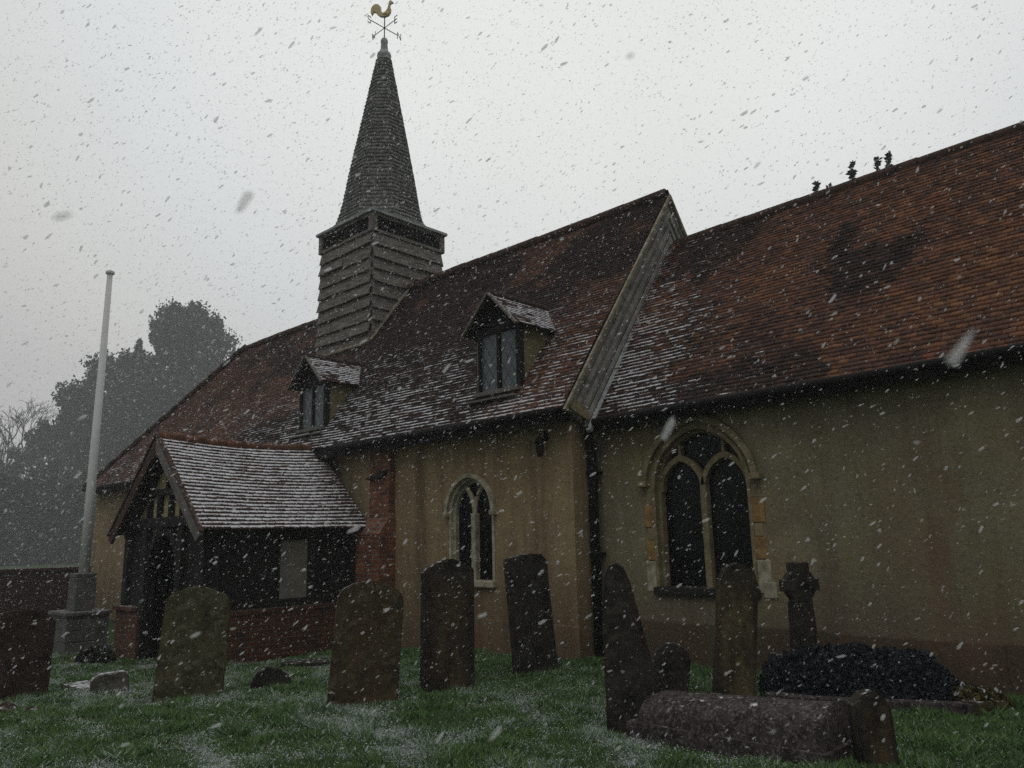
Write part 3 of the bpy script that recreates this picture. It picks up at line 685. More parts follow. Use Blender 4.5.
mb = MB(); mb.bx(bx0 - .012, bx1 + .012, by0 - .012, by1 + .012, ZB1 + .07, ZB1 + .42); lv = mb.build('louvre_shade_box', M_SHADE, bf)  # solid box, its black colour paints the shade behind the slats
mb = MB()
for k in range(3):
    z = ZB1 + .14 + k * .11
    mb.bar((bx0 + .1, by0 - .03, z), (bx1 - .1, by0 - .03, z), .014, .10, up=(0, -1, .9)); mb.bar((bx1 + .03, by0 + .1, z), (bx1 + .03, by1 - .1, z), .014, .10, up=(1, 0, .9))
mb.build('louvre_slats', M_TIMBER, bf)
rz = lambda y: 3.27 + (y - 7.85) * TAN + .05
MB().tube([(bx1 + .10, RY + .02, rz(RY) + .02), (bx1 + .11, (by0 + RY) / 2, rz((by0 + RY) / 2) + .03), (bx1 + .11, by0 - .09, rz(by0 - .09) + .02), (bx1 - .1, by0 - .13, rz(by0 - .13) + .01), (bx0 - .08, by0 - .13, rz(by0 - .13) + .01)], .035, 6).build('flashing', M_VERGE, bf)
ev = 1.10; cxs, cys = -14.55, RY; ZE = 8.97
mb = MB()
for s in range(4):
    c0 = Matrix.Rotation(s * math.pi / 2, 3, 'Z')
    a = c0 @ Vector((-ev - .04, -ev - .02, 0)); b_ = c0 @ Vector((ev + .015, -ev - .02, 0)); cc = Vector((cxs, cys, ZE))
    mb.bar(cc + a, cc + b_, .055, .06)
mb.bx(cxs - ev, cxs + ev, cys - ev, cys + ev, ZE - .02, ZE + .03)
mb.build('cornice', M_LEAD, bf)
# spire: octagonal, shingled, with a bell-cast foot
sp_ = thing_part('spire', (cxs, cys, ZE), church)
prof = [(ZE + .04, 1.10), (ZE + .16, 1.02), (ZE + .45, .94), (ZE + .9, .86), (ZE + 1.5, .765), (13.80, .17)]
def sr(z):
    for (z0, r0), (z1, r1) in zip(prof, prof[1:]):
        if z <= z1: return r0 + (r1 - r0) * (z - z0) / (z1 - z0)
    return prof[-1][1]
Vs, Ts, Cs = [], [], []
z = ZE + .04; row = 0
while z < 13.76:
    g_ = 0.105; z2 = min(z + g_ * 1.15, 13.8); rb, rt = sr(z) + .022, sr(z2) + .002
    for f_ in range(8):
        a0 = math.pi / 8 + f_ * math.pi / 4; a1 = a0 + math.pi / 4
        sq = max(0, 1 - (z - ZE) / .35)     # square foot melting into the octagon
        def crn(a, r):
            c_, s_ = math.cos(a), math.sin(a); oc = r / math.cos(math.pi / 8)
            m_ = max(abs(c_), abs(s_)); q = r / m_ * (1 if m_ else 1)
            rr = oc * (1 - sq) + q * sq
            return np.array([cxs + rr * c_, cys + rr * s_])
        pb0, pb1, pt0, pt1 = crn(a0, rb), crn(a1, rb), crn(a0, rt), crn(a1, rt)
        wid = np.linalg.norm(pb1 - pb0); n = max(1, int(round(wid / .12)))
        off = (row % 2) * .5
        ed = sorted(set([0] + [min(1, max(0, (k + off) / n)) for k in range(n + 1)] + [1]))
        for e0, e1 in zip(ed, ed[1:]):
            if e1 - e0 < 1e-4: continue
            e0_, e1_ = e0 + .02 / n, e1 - .02 / n; jz = random.uniform(-.012, .012); jr = random.uniform(0, .012)
            c = np.array([cxs, cys])
            def P(a_, b_, e_, zz, dr):
                q = a_ + (b_ - a_) * e_; dn = (q - c); l_ = np.linalg.norm(dn); q = q + dn / l_ * dr; return [q[0], q[1], zz]
            k = len(Vs)
            Vs += [P(pb0, pb1, e0_, z + jz, jr), P(pb0, pb1, e1_, z + jz, jr), P(pt0, pt1, e1_, z2, 0), P(pt0, pt1, e0_, z2, 0), P(pb0, pb1, e0_, z + jz, -.03), P(pb0, pb1, e1_, z + jz, -.03)]
            Ts += [[k, k + 1, k + 2], [k, k + 2, k + 3], [k + 4, k + 5, k + 1], [k + 4, k + 1, k]]
            r_ = random.random(); s_n = .12 + .16 * random.random()
            for q in range(6): Cs.append([r_, .12, s_n, 1.0 if q in (2, 3) else 0.0])
    z += g_; row += 1
link('shingles', npmesh('shingles', Vs, Ts, Cs), M_SHING, sp_)
MB().lathe((cxs, cys, 0), [(.15, 13.70), (.16, 13.80), (.18, 13.87), (.185, 13.93), (.17, 13.98), (.12, 14.03), (.10, 14.10), (.085, 14.26), (.095, 14.31), (.095, 14.36), (.065, 14.42), (.02, 14.45)], 16).build('finial', M_LEAD, sp_, True)
# weathervane
wv = thing('weathervane', (cxs, cys, 14.46), 'gilded cockerel weathervane with N E S W arms on top of the spire', 'weathervane')
MB().tube([(cxs, cys, 14.40), (cxs, cys, 15.10)], .014, 8).build('rod', M_IRON, wv)
arms = MB(); ca = Vector((cxs, cys, 14.74))
GL = {'N': [[(0, 0), (0, 1), (.65, 0), (.65, 1)]], 'E': [[(.6, 0), (0, 0), (0, 1), (.6, 1)], [(0, .5), (.5, .5)]], 'S': [[(.6, .85), (.45, 1), (.12, 1), (0, .78), (.12, .55), (.48, .45), (.6, .22), (.45, 0), (.12, 0), (0, .15)]], 'W': [[(0, 1), (.2, 0), (.42, .7), (.64, 0), (.84, 1)]]}
for ch, dr in (('S', (0, -1, 0)), ('E', (1, 0, 0)), ('N', (0, 1, 0)), ('W', (-1, 0, 0))):
    d_ = Vector(dr); end = ca + d_ * .42; arms.tube([ca, end], .011, 6)
    hz = d_ if ch in 'EN' else -d_          # letters stand upright at the arm ends, in line with the arm
    for st_ in GL[ch]:
        arms.tube([end + d_ * .06 + hz * (q[0] - .3) * .17 + Vector((0, 0, (q[1] - .5) * .19)) for q in st_], .012, 5)
arms.build('compass_arms', M_IRON, wv)
ck = MB(); U_ = Vector((.80, .60, 0)); 
prof_c = [(-.33, .10), (-.30, .04), (-.25, .13), (-.20, .12), (-.15, .05), (-.07, -.02), (.05, -.04), (.14, -.01), (.20, .07), (.215, .16), (.19, .25), (.185, .31), (.225, .35), (.275, .355), (.245, .38), (.225, .415), (.19, .42), (.155, .38), (.15, .31), (.12, .19), (.07, .11), (.0, .075), (-.05, .12), (-.065, .26), (-.13, .34), (-.21, .355), (-.28, .31), (-.325, .22)]
cz = Vector((cxs, cys, 15.10)) - U_ * .04; wdt = U_.cross(Vector((0, 0, 1))) * .07
ck.prism([cz + U_ * p[0] + Vector((0, 0, p[1])) - wdt / 2 for p in prof_c], wdt)
body = bmesh.ops.create_uvsphere(ck.bm, u_segments=14, v_segments=8, radius=1, matrix=Matrix.Translation(cz + U_ * .07 + Vector((0, 0, .04))) @ Matrix.Rotation(math.atan2(.6, .8), 4, 'Z') @ Matrix.Diagonal((.12, .06, .06, 1)))
ck.build('cockerel', M_GILT, wv)

# --- porch
pr = thing_part('porch', (-12.8, 6.5, -.2), church)
PX, PZ, PE = -12.69, 3.35, 1.79; pw = 1.72; pf, pbk = 5.10, 8.0
psw = math.hypot(pw, PZ - PE)
def sag(u, v): return -.065 * np.sin(np.clip(u / 2.9, 0, 1) * math.pi) * np.clip(v / psw, 0, 1)
def psnow(u, v): return (1.12 - .30 * sstep(2.2, 3.0, u) - .12 * (fbm(u * 2, v * 2, 5, 2))) * sstep(psw + .05, psw - .12, v) * (.82 + .4 * fbm(u * 1.6, v * 2.4, 15, 3))
tile_roof('porch_roof', (PX + pw, pf, PE), (0, 1, 0), (-pw / psw, 0, (PZ - PE) / psw), [(0, 0), (2.95, 0), (2.95, psw), (0, psw)], .145, .088, .016, M_PTILE, pr, 21, None, lambda u, v: .15 + .3 * sstep(2.2, 2.9, u), psnow, .012, sag, True, .35)
tile_roof('porch_roof', (PX - pw, pf + 2.95, PE), (0, -1, 0), (pw / psw, 0, (PZ - PE) / psw), [(0, 0), (2.95, 0), (2.95, psw), (0, psw)], .145, .088, .016, M_PTILE, pr, 22, None, None, lambda u, v: .7 + 0 * u, .012, lambda u, v: sag(2.95 - u, v))
mb = MB()
for k in range(8):
    y = pf + k * .37; zz = PZ - .02 + float(sag(np.array([k * .37 + .18]), np.array([psw]))[0]); mb.tube([(PX, y, zz - .03), (PX, y + .362, zz - .025)], .105 + random.uniform(-.008, .008), 10)
M_VTILE = simple('dark_red_clay', (0.035, 0.022, 0.018), (0.11, 0.05, 0.034), 9, .85, .4, .01, .2)
mb.build('porch_ridge', simple('orange_clay', (0.075, 0.035, 0.022), (0.20, 0.085, 0.045), 9, .85, .4, .01, .2), pr, True)
for s in (1, -1):       # verge undercloak (tile edges) and barge boards
    a = Vector((PX + s * (pw + .06), pf - .05, PE - .05)); b_ = Vector((PX, pf - .05, PZ + .0)); dz = Vector((0, 0, -.17))
    mbb = MB(); mbb.prism([a + Vector((-s * .02, 0, -.03)), a + Vector((-s * .16, 0, -.12)), b_ + Vector((0, 0, -.28)), b_ + Vector((0, 0, -.05))], (0, .045, 0)); mbb.build('barge_board', M_BARGE if s > 0 else M_VTILE, pr)
    mbb = MB(); n = 22
    for k in range(n):
        p = a.lerp(b_, (k + .5) / n); mbb.box(p + Vector((0, .02, .012)), (.10, .07, .02), Matrix.Rotation(s * math.atan2(PZ - PE, pw), 4, 'Y') @ Matrix.Rotation(random.uniform(-.06, .06), 4, 'X'))
    mbb.build('verge_tiles', M_VTILE, pr)
yf = 5.32
# timber frame of the front gable
mb = MB()
for x in (PX - 1.42, PX + 1.42): mb.bx(x - .09, x + .09, yf - .08, yf + .1, .55, 1.86, bev=.012)
for x in (PX - .66, PX + .66): mb.bx(x - .09, x + .09, yf - .09, yf + .1, -.45, 1.9, bev=.012)
mb.bx(PX - 1.30, PX + 1.30, yf - .10, yf + .11, 1.86, 2.02, bev=.015)
mb.bx(PX - .66, PX + .66, yf - .075, yf + .08, 2.38, 2.48, bev=.01)
for x, z1 in ((-.66, 2.4), (-.26, 2.4), (.18, 2.4), (.60, 2.4)): mb.bx(PX + x - .03, PX + x + .03, yf - .07, yf + .08, 2.0, z1)
mb.bx(PX - .0, PX + .07, yf - .07, yf + .08, 2.47, 2.88)
for s in (1, -1):
    mb.bar((PX + s * (pw - .12), yf, PE - .04), (PX, yf, PZ - .19), .14, .13, up=(0, 1, 0))
    pts = [(PX + s * .57, yf, 1.25), (PX + s * .48, yf, 1.52), (PX + s * .30, yf, 1.73), (PX + s * .02, yf, 1.83)]
    for p_, q_ in zip(pts, pts[1:]): mb.bar(p_, q_, .12, .12, up=(0, 1, 0))
mb.build('timber_frame', M_TIMBER, pr)
MB().prism([(PX - 1.36, yf + .02, 1.90), (PX + 1.36, yf + .02, 1.90), (PX, yf + .02, PZ - .16)], (0, .05, 0)).build('gable_plaster', M_PLASTER, pr)
for s in (1, -1): MB().prism([(PX + s * .6, yf + .02, 1.88), (PX + s * .3, yf + .02, 1.88), (PX + s * .57, yf + .02, 1.5)], (0, .05, 0)).build('spandrel_panel', M_PLASTER, pr)
mb = MB()   # boarded sides of the front, closed
for s in (1, -1): MB().bx(PX + s * .75 - .0, PX + s * 1.33, yf + .0, yf + .05, .55, 1.86).build('front_boarding', M_TIMBER, pr)
MB().bx(PX - .58, PX + .58, yf + .75, yf + .8, -.45, 2.05).build('porch_dark_panel', M_TIMBER, pr)  # black panel paints the dark interior and inner door behind the entry
xe = PX + 1.50
mb = MB()
for s in (1, -1):
    x = PX + s * 1.50
    mb.bx(x - .08, x + .08, yf, 8.19, 1.62, 1.80); mb.bx(x - .085, x + .085, yf, 8.0, .60, .72)
    for y in (5.4, 6.32, 7.02, 7.8): mb.bx(x - .07, x + .07, y - .06, y + .06, .6, 1.8)
    mb.build('side_framing', M_TIMBER, pr); mb = MB()
mb = MB()
for s in (1, -1):
    x = PX + s * 1.49; y = 5.36
    while y < 8.15:
        if not (s > 0 and 6.40 < y < 6.92): mb.bx(x - .02 + random.uniform(-.006, .006), x + .035, y, min(y + .137, 8.18), .64, 1.78)
        y += .14
    mb.build('side_boarding', M_TIMBER, pr); mb = MB()
MB().bx(xe - .01, xe + .02, 6.37, 6.97, .68, 1.66).build('side_window', M_PALEGLASS, pr)
mb = MB()
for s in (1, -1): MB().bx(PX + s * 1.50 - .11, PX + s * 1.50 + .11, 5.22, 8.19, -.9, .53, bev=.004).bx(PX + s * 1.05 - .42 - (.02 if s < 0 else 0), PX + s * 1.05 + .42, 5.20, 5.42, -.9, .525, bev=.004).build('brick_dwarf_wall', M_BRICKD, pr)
mb = MB(); y = 5.2
for s in (1, -1):
    y = 5.2
    while y < 8.1: mb.bx(PX + s * 1.50 - .125, PX + s * 1.50 + .125, y, y + .104, .53, .605, jit=.004); y += .112
    x0, x1 = sorted((PX + s * 1.63, PX + s * .63)); mb.bx(x0, x1, 5.16, 5.44, .528, .60, bev=.012); mb.build('brick_coping', M_BRICKD, pr); mb = MB()
MB().bx(PX - 1.4, PX + 1.4, 5.5, 8.15, -.9, -.36).build('porch_floor', M_PLINTH, pr)

# --- wall lantern, cable
ln = thing('wall_lantern', (-7.07, 8.2, 2.75), 'small black wall lantern on the nave wall right of its pointed window', 'lantern')
MB().bx(-7.10, -7.04, 8.17, 8.198, 2.90, 3.04).tube([(-7.07, 8.18, 3.0), (-7.07, 8.08, 3.02), (-7.07, 8.05, 2.95)], .013, 6).build('bracket', M_IRON, ln)
MB().lathe((-7.07, 8.05, 2.70), [(.035, -.03), (.05, 0), (.065, .16), (.095, .165), (.05, .225), (.02, .25)], 6).build('lamp_housing', M_IRON, ln)
mb = MB(); mb.tube([(-11.11, 7.62, .62), (-11.11, 7.55, .45), (-11.11, 7.45, .30), (-11.11, 7.43, .18), (-11.10, 7.25, .06), (-11.10, 7.05, -.02), (-11.09, 6.88, -.14)], .011, 6)
c_ = mb.build('cable', M_WIRE, None, True); rebase(c_, (-11.1, 7.2, .2)); tag(c_, 'thin pale cable hanging down the brick base of the porch', 'cable')

# ------------------------------------------------------------------ gravestones
def stone(name, out, base, ang, thick, mat, label, cat='gravestone', group='old headstones in the churchyard', tilt=0, back=0, sink=.25, rough=.006):
    """out: closed outline (u, z) anticlockwise, u=0 at the middle; z=0 at the turf. front faces the right-hand side of u"""
    bm = bmesh.new(); o = [(u, z) for u, z in out]
    vs = [bm.verts.new((u, -thick / 2, z)) for u, z in o]; f = bm.faces.new(vs)
    r = bmesh.ops.extrude_face_region(bm, geom=[f])
    for g_ in r['geom']:
        if isinstance(g_, bmesh.types.BMVert): g_.co.y += thick
    bmesh.ops.recalc_face_normals(bm, faces=bm.faces)
    bmesh.ops.bevel(bm, geom=[e for e in bm.edges if e.calc_face_angle(0) > .9], offset=.012, segments=2, affect='EDGES')
    bmesh.ops.triangulate(bm, faces=bm.faces)
    for _ in range(3):
        lg = [e for e in bm.edges if e.calc_length() > .09]
        if not lg: break
        bmesh.ops.subdivide_edges(bm, edges=lg, cuts=1); bmesh.ops.triangulate(bm, faces=[q for q in bm.faces if len(q.verts) > 3])
    sd_ = random.uniform(0, 50)
    P_ = np.array([v.co for v in bm.verts]); dx = (fbm(P_[:, 0] * 9 + sd_, P_[:, 2] * 9 + P_[:, 1] * 13, 3, 4) - .5) * 2 * rough; dy = (fbm(P_[:, 0] * 7 + sd_ + 9, P_[:, 2] * 7, 6, 4) - .5) * 2 * rough
    for v, a_, b_ in zip(bm.verts, dx, dy): v.co.x += a_; v.co.y += b_
    m_ = Matrix.Rotation(R(tilt), 4, 'Y') @ Matrix.Rotation(R(back), 4, 'X'); bmesh.ops.transform(bm, matrix=m_, verts=bm.verts)
    me = bpy.data.meshes.new(name); bm.to_mesh(me); bm.free()
    ob = link(name, me, mat); ob.location = (base[0], base[1], float(gz(base[0], base[1]))); ob.rotation_euler = (0, 0, R(ang))
    return tag(ob, label, cat, group)
def roundtop(w, h, rise, sh=0.0, n=16, sink=.25, foot=1.0):
    hw = w / 2; pts = [(-hw * foot, -sink), (hw * foot, -sink), (hw, h - rise)]
    if sh: pts.append((hw - sh, h - rise + .01))
    hw2 = hw - sh
    for i in range(1 if not sh else 0, n + 1):
        a_ = math.pi * i / n; pts.append((hw2 * math.cos(a_), h - rise + (.012 if sh else 0) + rise * math.sin(a_)))
    if sh: pts.append((-hw, h - rise))
    o = []
    for p in pts:
        if not o or (Vector(p) - Vector(o[-1])).length > .004: o.append(p)
    return o
S_OLIVE = m_stone('olive_sandstone', (0.10, 0.09, 0.046), (0.045, 0.042, 0.024), (0.17, 0.16, 0.10), scale=5)
S_BROWN = m_stone('brown_sandstone', (0.085, 0.066, 0.036), (0.036, 0.030, 0.020), (0.13, 0.12, 0.075), (0.105, 0.066, 0.032), 5)
S_RUST = m_stone('rust_sandstone', (0.05, 0.042, 0.032), (0.014, 0.013, 0.012), (0.06, 0.055, 0.04), (0.135, 0.092, 0.05), 5)
S_DARK = m_stone('blackened_stone', (0.045, 0.039, 0.031), (0.016, 0.015, 0.014), (0.07, 0.064, 0.048), None, 5)
S_YEL = m_stone('yellow_stained_stone', (0.05, 0.042, 0.03), (0.018, 0.016, 0.013), (0.07, 0.06, 0.042), (0.20, 0.155, 0.075), 5)
S_RED = m_stone('reddish_brown_stone', (0.058, 0.035, 0.024), (0.026, 0.018, 0.014), (0.08, 0.066, 0.05), None, 4)
S_GREY = m_stone('grey_lichened_stone', (0.14, 0.13, 0.105), (0.07, 0.065, 0.05), (0.20, 0.19, 0.16), None, 6, .5)
S_TOMB = m_stone('purplish_tomb_stone', (0.085, 0.066, 0.064), (0.026, 0.021, 0.023), (0.20, 0.185, 0.18), None, 14, .08)
stone('headstone', roundtop(.74, .97, .12, .05), (-10.72, 2.83), 103 - 12, .11, S_RED, 'reddish brown headstone cut off by the left edge of the photo', tilt=2, back=-2)
stone('headstone', [(-.36, -.3), (.36, -.3), (.345, 1.02), (.29, 1.09), (.12, 1.16), (.0, 1.185), (-.13, 1.165), (-.27, 1.11), (-.335, 1.04)], (-8.68, 3.98), 64, .10, S_OLIVE, 'broad olive headstone with a low cambered top and cut shoulders, before the porch', tilt=3.0, back=-1)
stone('headstone', roundtop(.66, 1.15, .20, .0, foot=1.03), (-6.58, 4.76), 61, .11, S_BROWN, 'brown headstone with a smooth round arched top, in front of the brick pier', tilt=4.0, back=-1)
stone('headstone', [(-.31, -.3), (.31, -.3), (.31, 1.24), (.25, 1.27), (.06, 1.345), (.0, 1.35), (-.07, 1.335), (-.24, 1.265), (-.31, 1.22)], (-6.52, 5.82), 78, .12, S_RUST, 'rust panelled headstone with peaked top and black rim, below the nave window', tilt=1, back=-1)
stone('headstone', [(-.30, -.3), (.30, -.3), (.29, 1.27), (.22, 1.36), (.05, 1.385), (-.12, 1.38), (-.29, 1.355)], (-6.45, 7.16), 78, .11, S_DARK, 'blackened headstone leaning left, between the nave window and the downpipe', tilt=-4.5, back=-1)
stone('headstone', [(-.20, -.3), (.31, -.3), (.26, .25), (.14, .80), (.05, 1.20), (.0, 1.32), (-.06, 1.355), (-.125, 1.33), (-.17, 1.24), (-.20, .8)], (-4.00, 5.60), 38, .16, S_DARK, 'tall dark narrow headstone leaning back, seen almost edge on by the stone tomb', tilt=0, back=-3)
stone('headstone', roundtop(.36, .50, .16), (-4.52, 7.0), 40, .12, S_DARK, 'small round dark headstone half hidden behind the tall leaning one', tilt=8)
stone('headstone', roundtop(.39, 1.28, .15, .02), (-3.87, 7.10), 52, .12, S_YEL, 'yellow stained round topped headstone in front of the chancel window', tilt=7, back=0)
stone('footstone', [(-.13, -.25), (.13, -.25), (.135, .34), (.10, .42), (.03, .465), (-.05, .45), (-.12, .38)], (-2.10, 5.74), 47, .13, S_RUST, 'low weathered footstone at the right end of the long tomb', tilt=-3)
stone('footstone', [(-.20, -.2), (.22, -.2), (.20, .17), (.15, .21), (-.10, .20), (-.19, .15)], (-9.96, 3.62), 75, .16, S_GREY, 'pale grey stump of stone left of the olive headstone', tilt=0)
stone('footstone', [(-.20, -.2), (.22, -.2), (.23, .10), (.10, .19), (-.04, .22), (-.15, .16), (-.21, .02)], (-8.50, 4.85), 62, .13, S_DARK, 'small dark broken stone sunk in the grass before the porch base', tilt=5)
# flat slabs and lumps
def lump(name, c, size, mat, label, cat, seed, ang=0, group=None):
    bm = bmesh.new(); bmesh.ops.create_icosphere(bm, subdivisions=3, radius=1)
    for v in bm.verts:
        k = 1 + .5 * (float(fbm(v.co.x * 1.6 + seed, v.co.y * 1.6 + v.co.z * 1.3, seed, 3)) - .5); v.co = Vector((v.co.x * size[0] * k, v.co.y * size[1] * k, v.co.z * size[2] * k))
    me = bpy.data.meshes.new(name); bm.to_mesh(me); bm.free(); o = link(name, me, mat, None, False); o.location = (c[0], c[1], float(gz(c[0], c[1])) + c[2]); o.rotation_euler = (0, 0, R(ang)); return tag(o, label, cat, group)
lump('rock', (-9.62, 2.50, .02), (.15, .10, .08), S_RED, 'dark reddish rock at the left edge of the grass, larger of two', 'rock', 3, 20, 'dark rocks in the snowy grass')
lump('rock', (-9.33, 2.66, .01), (.09, .07, .045), S_RED, 'smaller dark reddish rock beside the one at the left edge', 'rock', 5, 50, 'dark rocks in the snowy grass')
def slab(label, c, sx, sy, h, ang, mat, name='stone_slab'):
    o = MB().box((0, 0, 0), (sx, sy, h), bev=.02, jit=.012).build(name, mat); o.location = (c[0], c[1], float(gz(c[0], c[1])) + c[2]); o.rotation_euler = (R(random.uniform(-2, 2)), R(random.uniform(-2, 2)), R(ang)); return tag(o, label, 'slab')
slab('low flat grave slab in the turf beside the red headstone', (-10.72, 3.62, .0), .5, .36, .10, 10, S_GREY)
slab('dark flat slab edged with snow at the foot of the porch', (-9.85, 6.15, .0), .65, .42, .12, 62, S_DARK)

# coped tomb
mb = MB(); L0, L1 = -3.93, -2.30
prof_b = [(5.42, -.2), (5.42, .10), (5.45, .13)]
mb.prism([(L0, 5.43, -.25), (L0, 6.05, -.25), (L0, 6.05, .09), (L0, 5.43, .09)], (L1 - L0, 0, .0))
base_ob = mb.build('plinth_course', S_TOMB)
tomb = thing('tomb', (-3.1, 5.74, 0), 'long low tomb with a rounded purplish stone body lying along the grass', 'tomb')
base_ob.parent = tomb; base_ob.data.transform(Matrix.Translation(-tomb.location))
bm = bmesh.new(); segs = 26; ns = 14; rows = []
for i in range(segs + 1):
    t_ = i / segs; x = L0 + .04 + (L1 - L0 - .08) * t_; endk = min(1, .72 + .28 * math.sqrt(max(0, min(1, t_ / .06)))); row = []
    for k in range(ns + 1):
        a_ = math.pi * k / ns; y = 5.74 - .275 * math.cos(a_) * endk; z_ = .085 + (.195 + .09 * t_) * math.sin(a_) ** .72 * endk
        w_ = (float(fbm(x * 6, k * .7, 77, 4)) - .5) * .03; row.append(bm.verts.new((x, y + w_ * math.cos(a_), z_ + w_)))
    rows.append(row)
for a_, b_ in zip(rows, rows[1:]):
    for k in range(ns): bm.faces.new((a_[k], a_[k + 1], b_[k + 1], b_[k]))
bm.faces.new(rows[0]); bm.faces.new(rows[-1][::-1]); bmesh.ops.recalc_face_normals(bm, faces=bm.faces)
me = bpy.data.meshes.new('coped_body'); bm.to_mesh(me); bm.free(); link('coped_body', me, S_TOMB, tomb, True)

# celtic cross on its stepped base
cc = thing('celtic_cross', (-3.42, 7.90, 0), 'dark stone wheel-head cross standing over the clipped shrub', 'cross')
def crossmat(p): return p
rotc = Matrix.Translation((-3.47, 7.90, 0)) @ Matrix.Rotation(R(58), 4, 'Z')
mb = MB(); mb.prism([(-.13, -.07, .35), (.13, -.07, .35), (.105, -.06, .86), (-.105, -.06, .86)], (0, .14, 0))
mb.prism([(-.105, -.06, .86), (.105, -.06, .86), (.085, -.06, 1.0), (.10, -.06, 1.255), (-.10, -.06, 1.255), (-.085, -.06, 1.0)], (0, .12, 0))
mb.prism([(-.20, -.06, .97), (-.20, -.06, 1.09), (-.06, -.06, 1.07), (.06, -.06, 1.07), (.20, -.06, 1.09), (.20, -.06, .97), (.06, -.06, .98), (-.06, -.06, .98)], (0, .118, 0))
for k in range(20):
    a0, a1 = 2 * math.pi * k / 20, 2 * math.pi * (k + 1) / 20
    q = [(r * math.cos(a_), -.052, 1.03 + r * math.sin(a_)) for r, a_ in ((.09, a0), (.17, a0), (.17, a1), (.09, a1))]; mb.prism(q, (0, .104, 0))
bmesh.ops.transform(mb.bm, matrix=rotc, verts=mb.bm.verts); bmesh.ops.bevel(mb.bm, geom=[e_ for e_ in mb.bm.edges if len(e_.link_faces) == 2 and e_.calc_face_angle(0) > 1.2], offset=.008, segments=1, affect='EDGES'); mb.build('cross_head', S_DARK, cc)
mb = MB(); mb.prism([(-.34, -.3, -.2), (.34, -.3, -.2), (.22, -.18, .34), (-.22, -.18, .34)], (0, .5, 0)); mb.box((0, -.0, .36), (.34, .3, .06), bev=.01); bmesh.ops.transform(mb.bm, matrix=rotc, verts=mb.bm.verts); mb.build('pedestal', S_DARK, cc)
# kerb of the bed
kb = MB(); kp = [(-3.62, 7.30), (-3.15, 7.36), (-2.6, 7.62), (-2.2, 7.80), (-2.02, 7.90)]
for p_, q_ in zip(kp, kp[1:]): kb.bar((*p_, .02), (*q_, .02), .12, .10, bev=.015)
o = kb.build('kerb', S_TOMB); rebase(o, (-2.8, 7.5, 0)); tag(o, 'low stone kerb edging the bed under the dark shrub', 'kerb')
slab('rough pale kerb block ending the planted bed under the chancel wall', (-1.98, 8.02, .03), .34, .2, .14, 50, S_BROWN, 'kerb_block')

# ------------------------------------------------------------------ plants
def leafmat(name, c1, c2, snow=.0, white=(.6, .62, .66)):
    m, t, p = newmat(name, .75, .2)
    at = nd(t, 'Attribute', attribute_name='col'); sp = nd(t, 'SeparateColor'); t.links.new(at.outputs['Color'], sp.inputs[0])
    col = ramp(t, sp.outputs[0], [(0.0, c1), (1.0, c2)])
    if snow: col = mix(t, math_(t, 'GREATER_THAN', sp.outputs[1], 1 - snow), col, white)
    t.links.new(col, p.inputs['Base Color']); return m
def leaves(P, size, rng, up=0.0, asp=2.6):
    """one little pointed leaf (2 triangles) per point"""
    n = len(P); d = rng.normal(size=(n, 3)); d[:, 2] += up; d /= np.linalg.norm(d, axis=1)[:, None]
    s = np.cross(d, rng.normal(size=(n, 3))); s /= np.linalg.norm(s, axis=1)[:, None] + 1e-9
    sz = (size * rng.uniform(.6, 1.4, n))[:, None]
    V = np.stack([P, P + d * sz * .45 + s * sz / asp, P + d * sz, P + d * sz * .45 - s * sz / asp], 1).reshape(-1, 3)
    b = (np.arange(n) * 4)[:, None]; F_ = np.concatenate([b + [[0, 1, 2]], b + [[0, 2, 3]]])
    c = np.zeros((n, 4, 4)); c[:, :, 0] = rng.random(n)[:, None]; c[:, :, 1] = rng.random(n)[:, None]; c[:, :, 3] = 1
    return V, F_, c.reshape(-1, 4)
M_SHRUB = leafmat('blue_grey_shrub_leaves', (.012, .015, .020), (.05, .058, .07), .008)
rng = np.random.default_rng(5)
def mound(n, cs, rng):
    P = []
    for c, r in cs:
        k = int(n * r[0] * r[1]); q = rng.normal(size=(k, 3)); q /= np.linalg.norm(q, axis=1)[:, None]; q[:, 2] = np.abs(q[:, 2])
        q *= (rng.uniform(.55, 1.0, k) ** .5)[:, None] * (1 + .25 * (fbm(q[:, 0] * 3 + c[0] * 7, q[:, 1] * 3 + q[:, 2] * 3, 4, 3) - .4))[:, None]; P.append(np.array(c) + q * np.array(r))
    return np.concatenate(P)
P = mound(110000, [((-3.15, 7.82, 0), (.40, .28, .45)), ((-2.75, 7.98, 0), (.42, .30, .44)), ((-3.35, 7.72, -.02), (.42, .28, .46)), ((-2.95, 7.90, 0), (.45, .32, .47)), ((-2.55, 8.08, 0), (.40, .30, .42)), ((-2.36, 8.12, -.02), (.26, .24, .26)), ((-3.62, 7.66, -.02), (.22, .22, .34))], rng)
V, F_, c_ = leaves(P, .036, rng, .5)
sh = thing('shrub', (-2.95, 7.9, 0), 'low dark blue-grey clipped shrub under the chancel wall', 'shrub')
link('foliage', npmesh('foliage', V, F_, c_), M_SHRUB, sh)
for k in range(6):
    x = -3.45 + k * .22; y = 7.75 + (x + 3.4) * .4; MB().tube([(x, y, -.02), (x + random.uniform(-.1, .1), y + random.uniform(-.1, .1), .34)], [.012, .005], 5).build('stem', M_TIMBER, sh)
M_FLOW = leafmat('yellowish_bedding_leaves', (.03, .03, .01), (.13, .10, .022), .06)
P = mound(30000, [((-2.08, 8.08, 0), (.24, .18, .17)), ((-1.95, 8.2, 0), (.16, .14, .12))], rng); V, F_, c_ = leaves(P, .045, rng, .6)
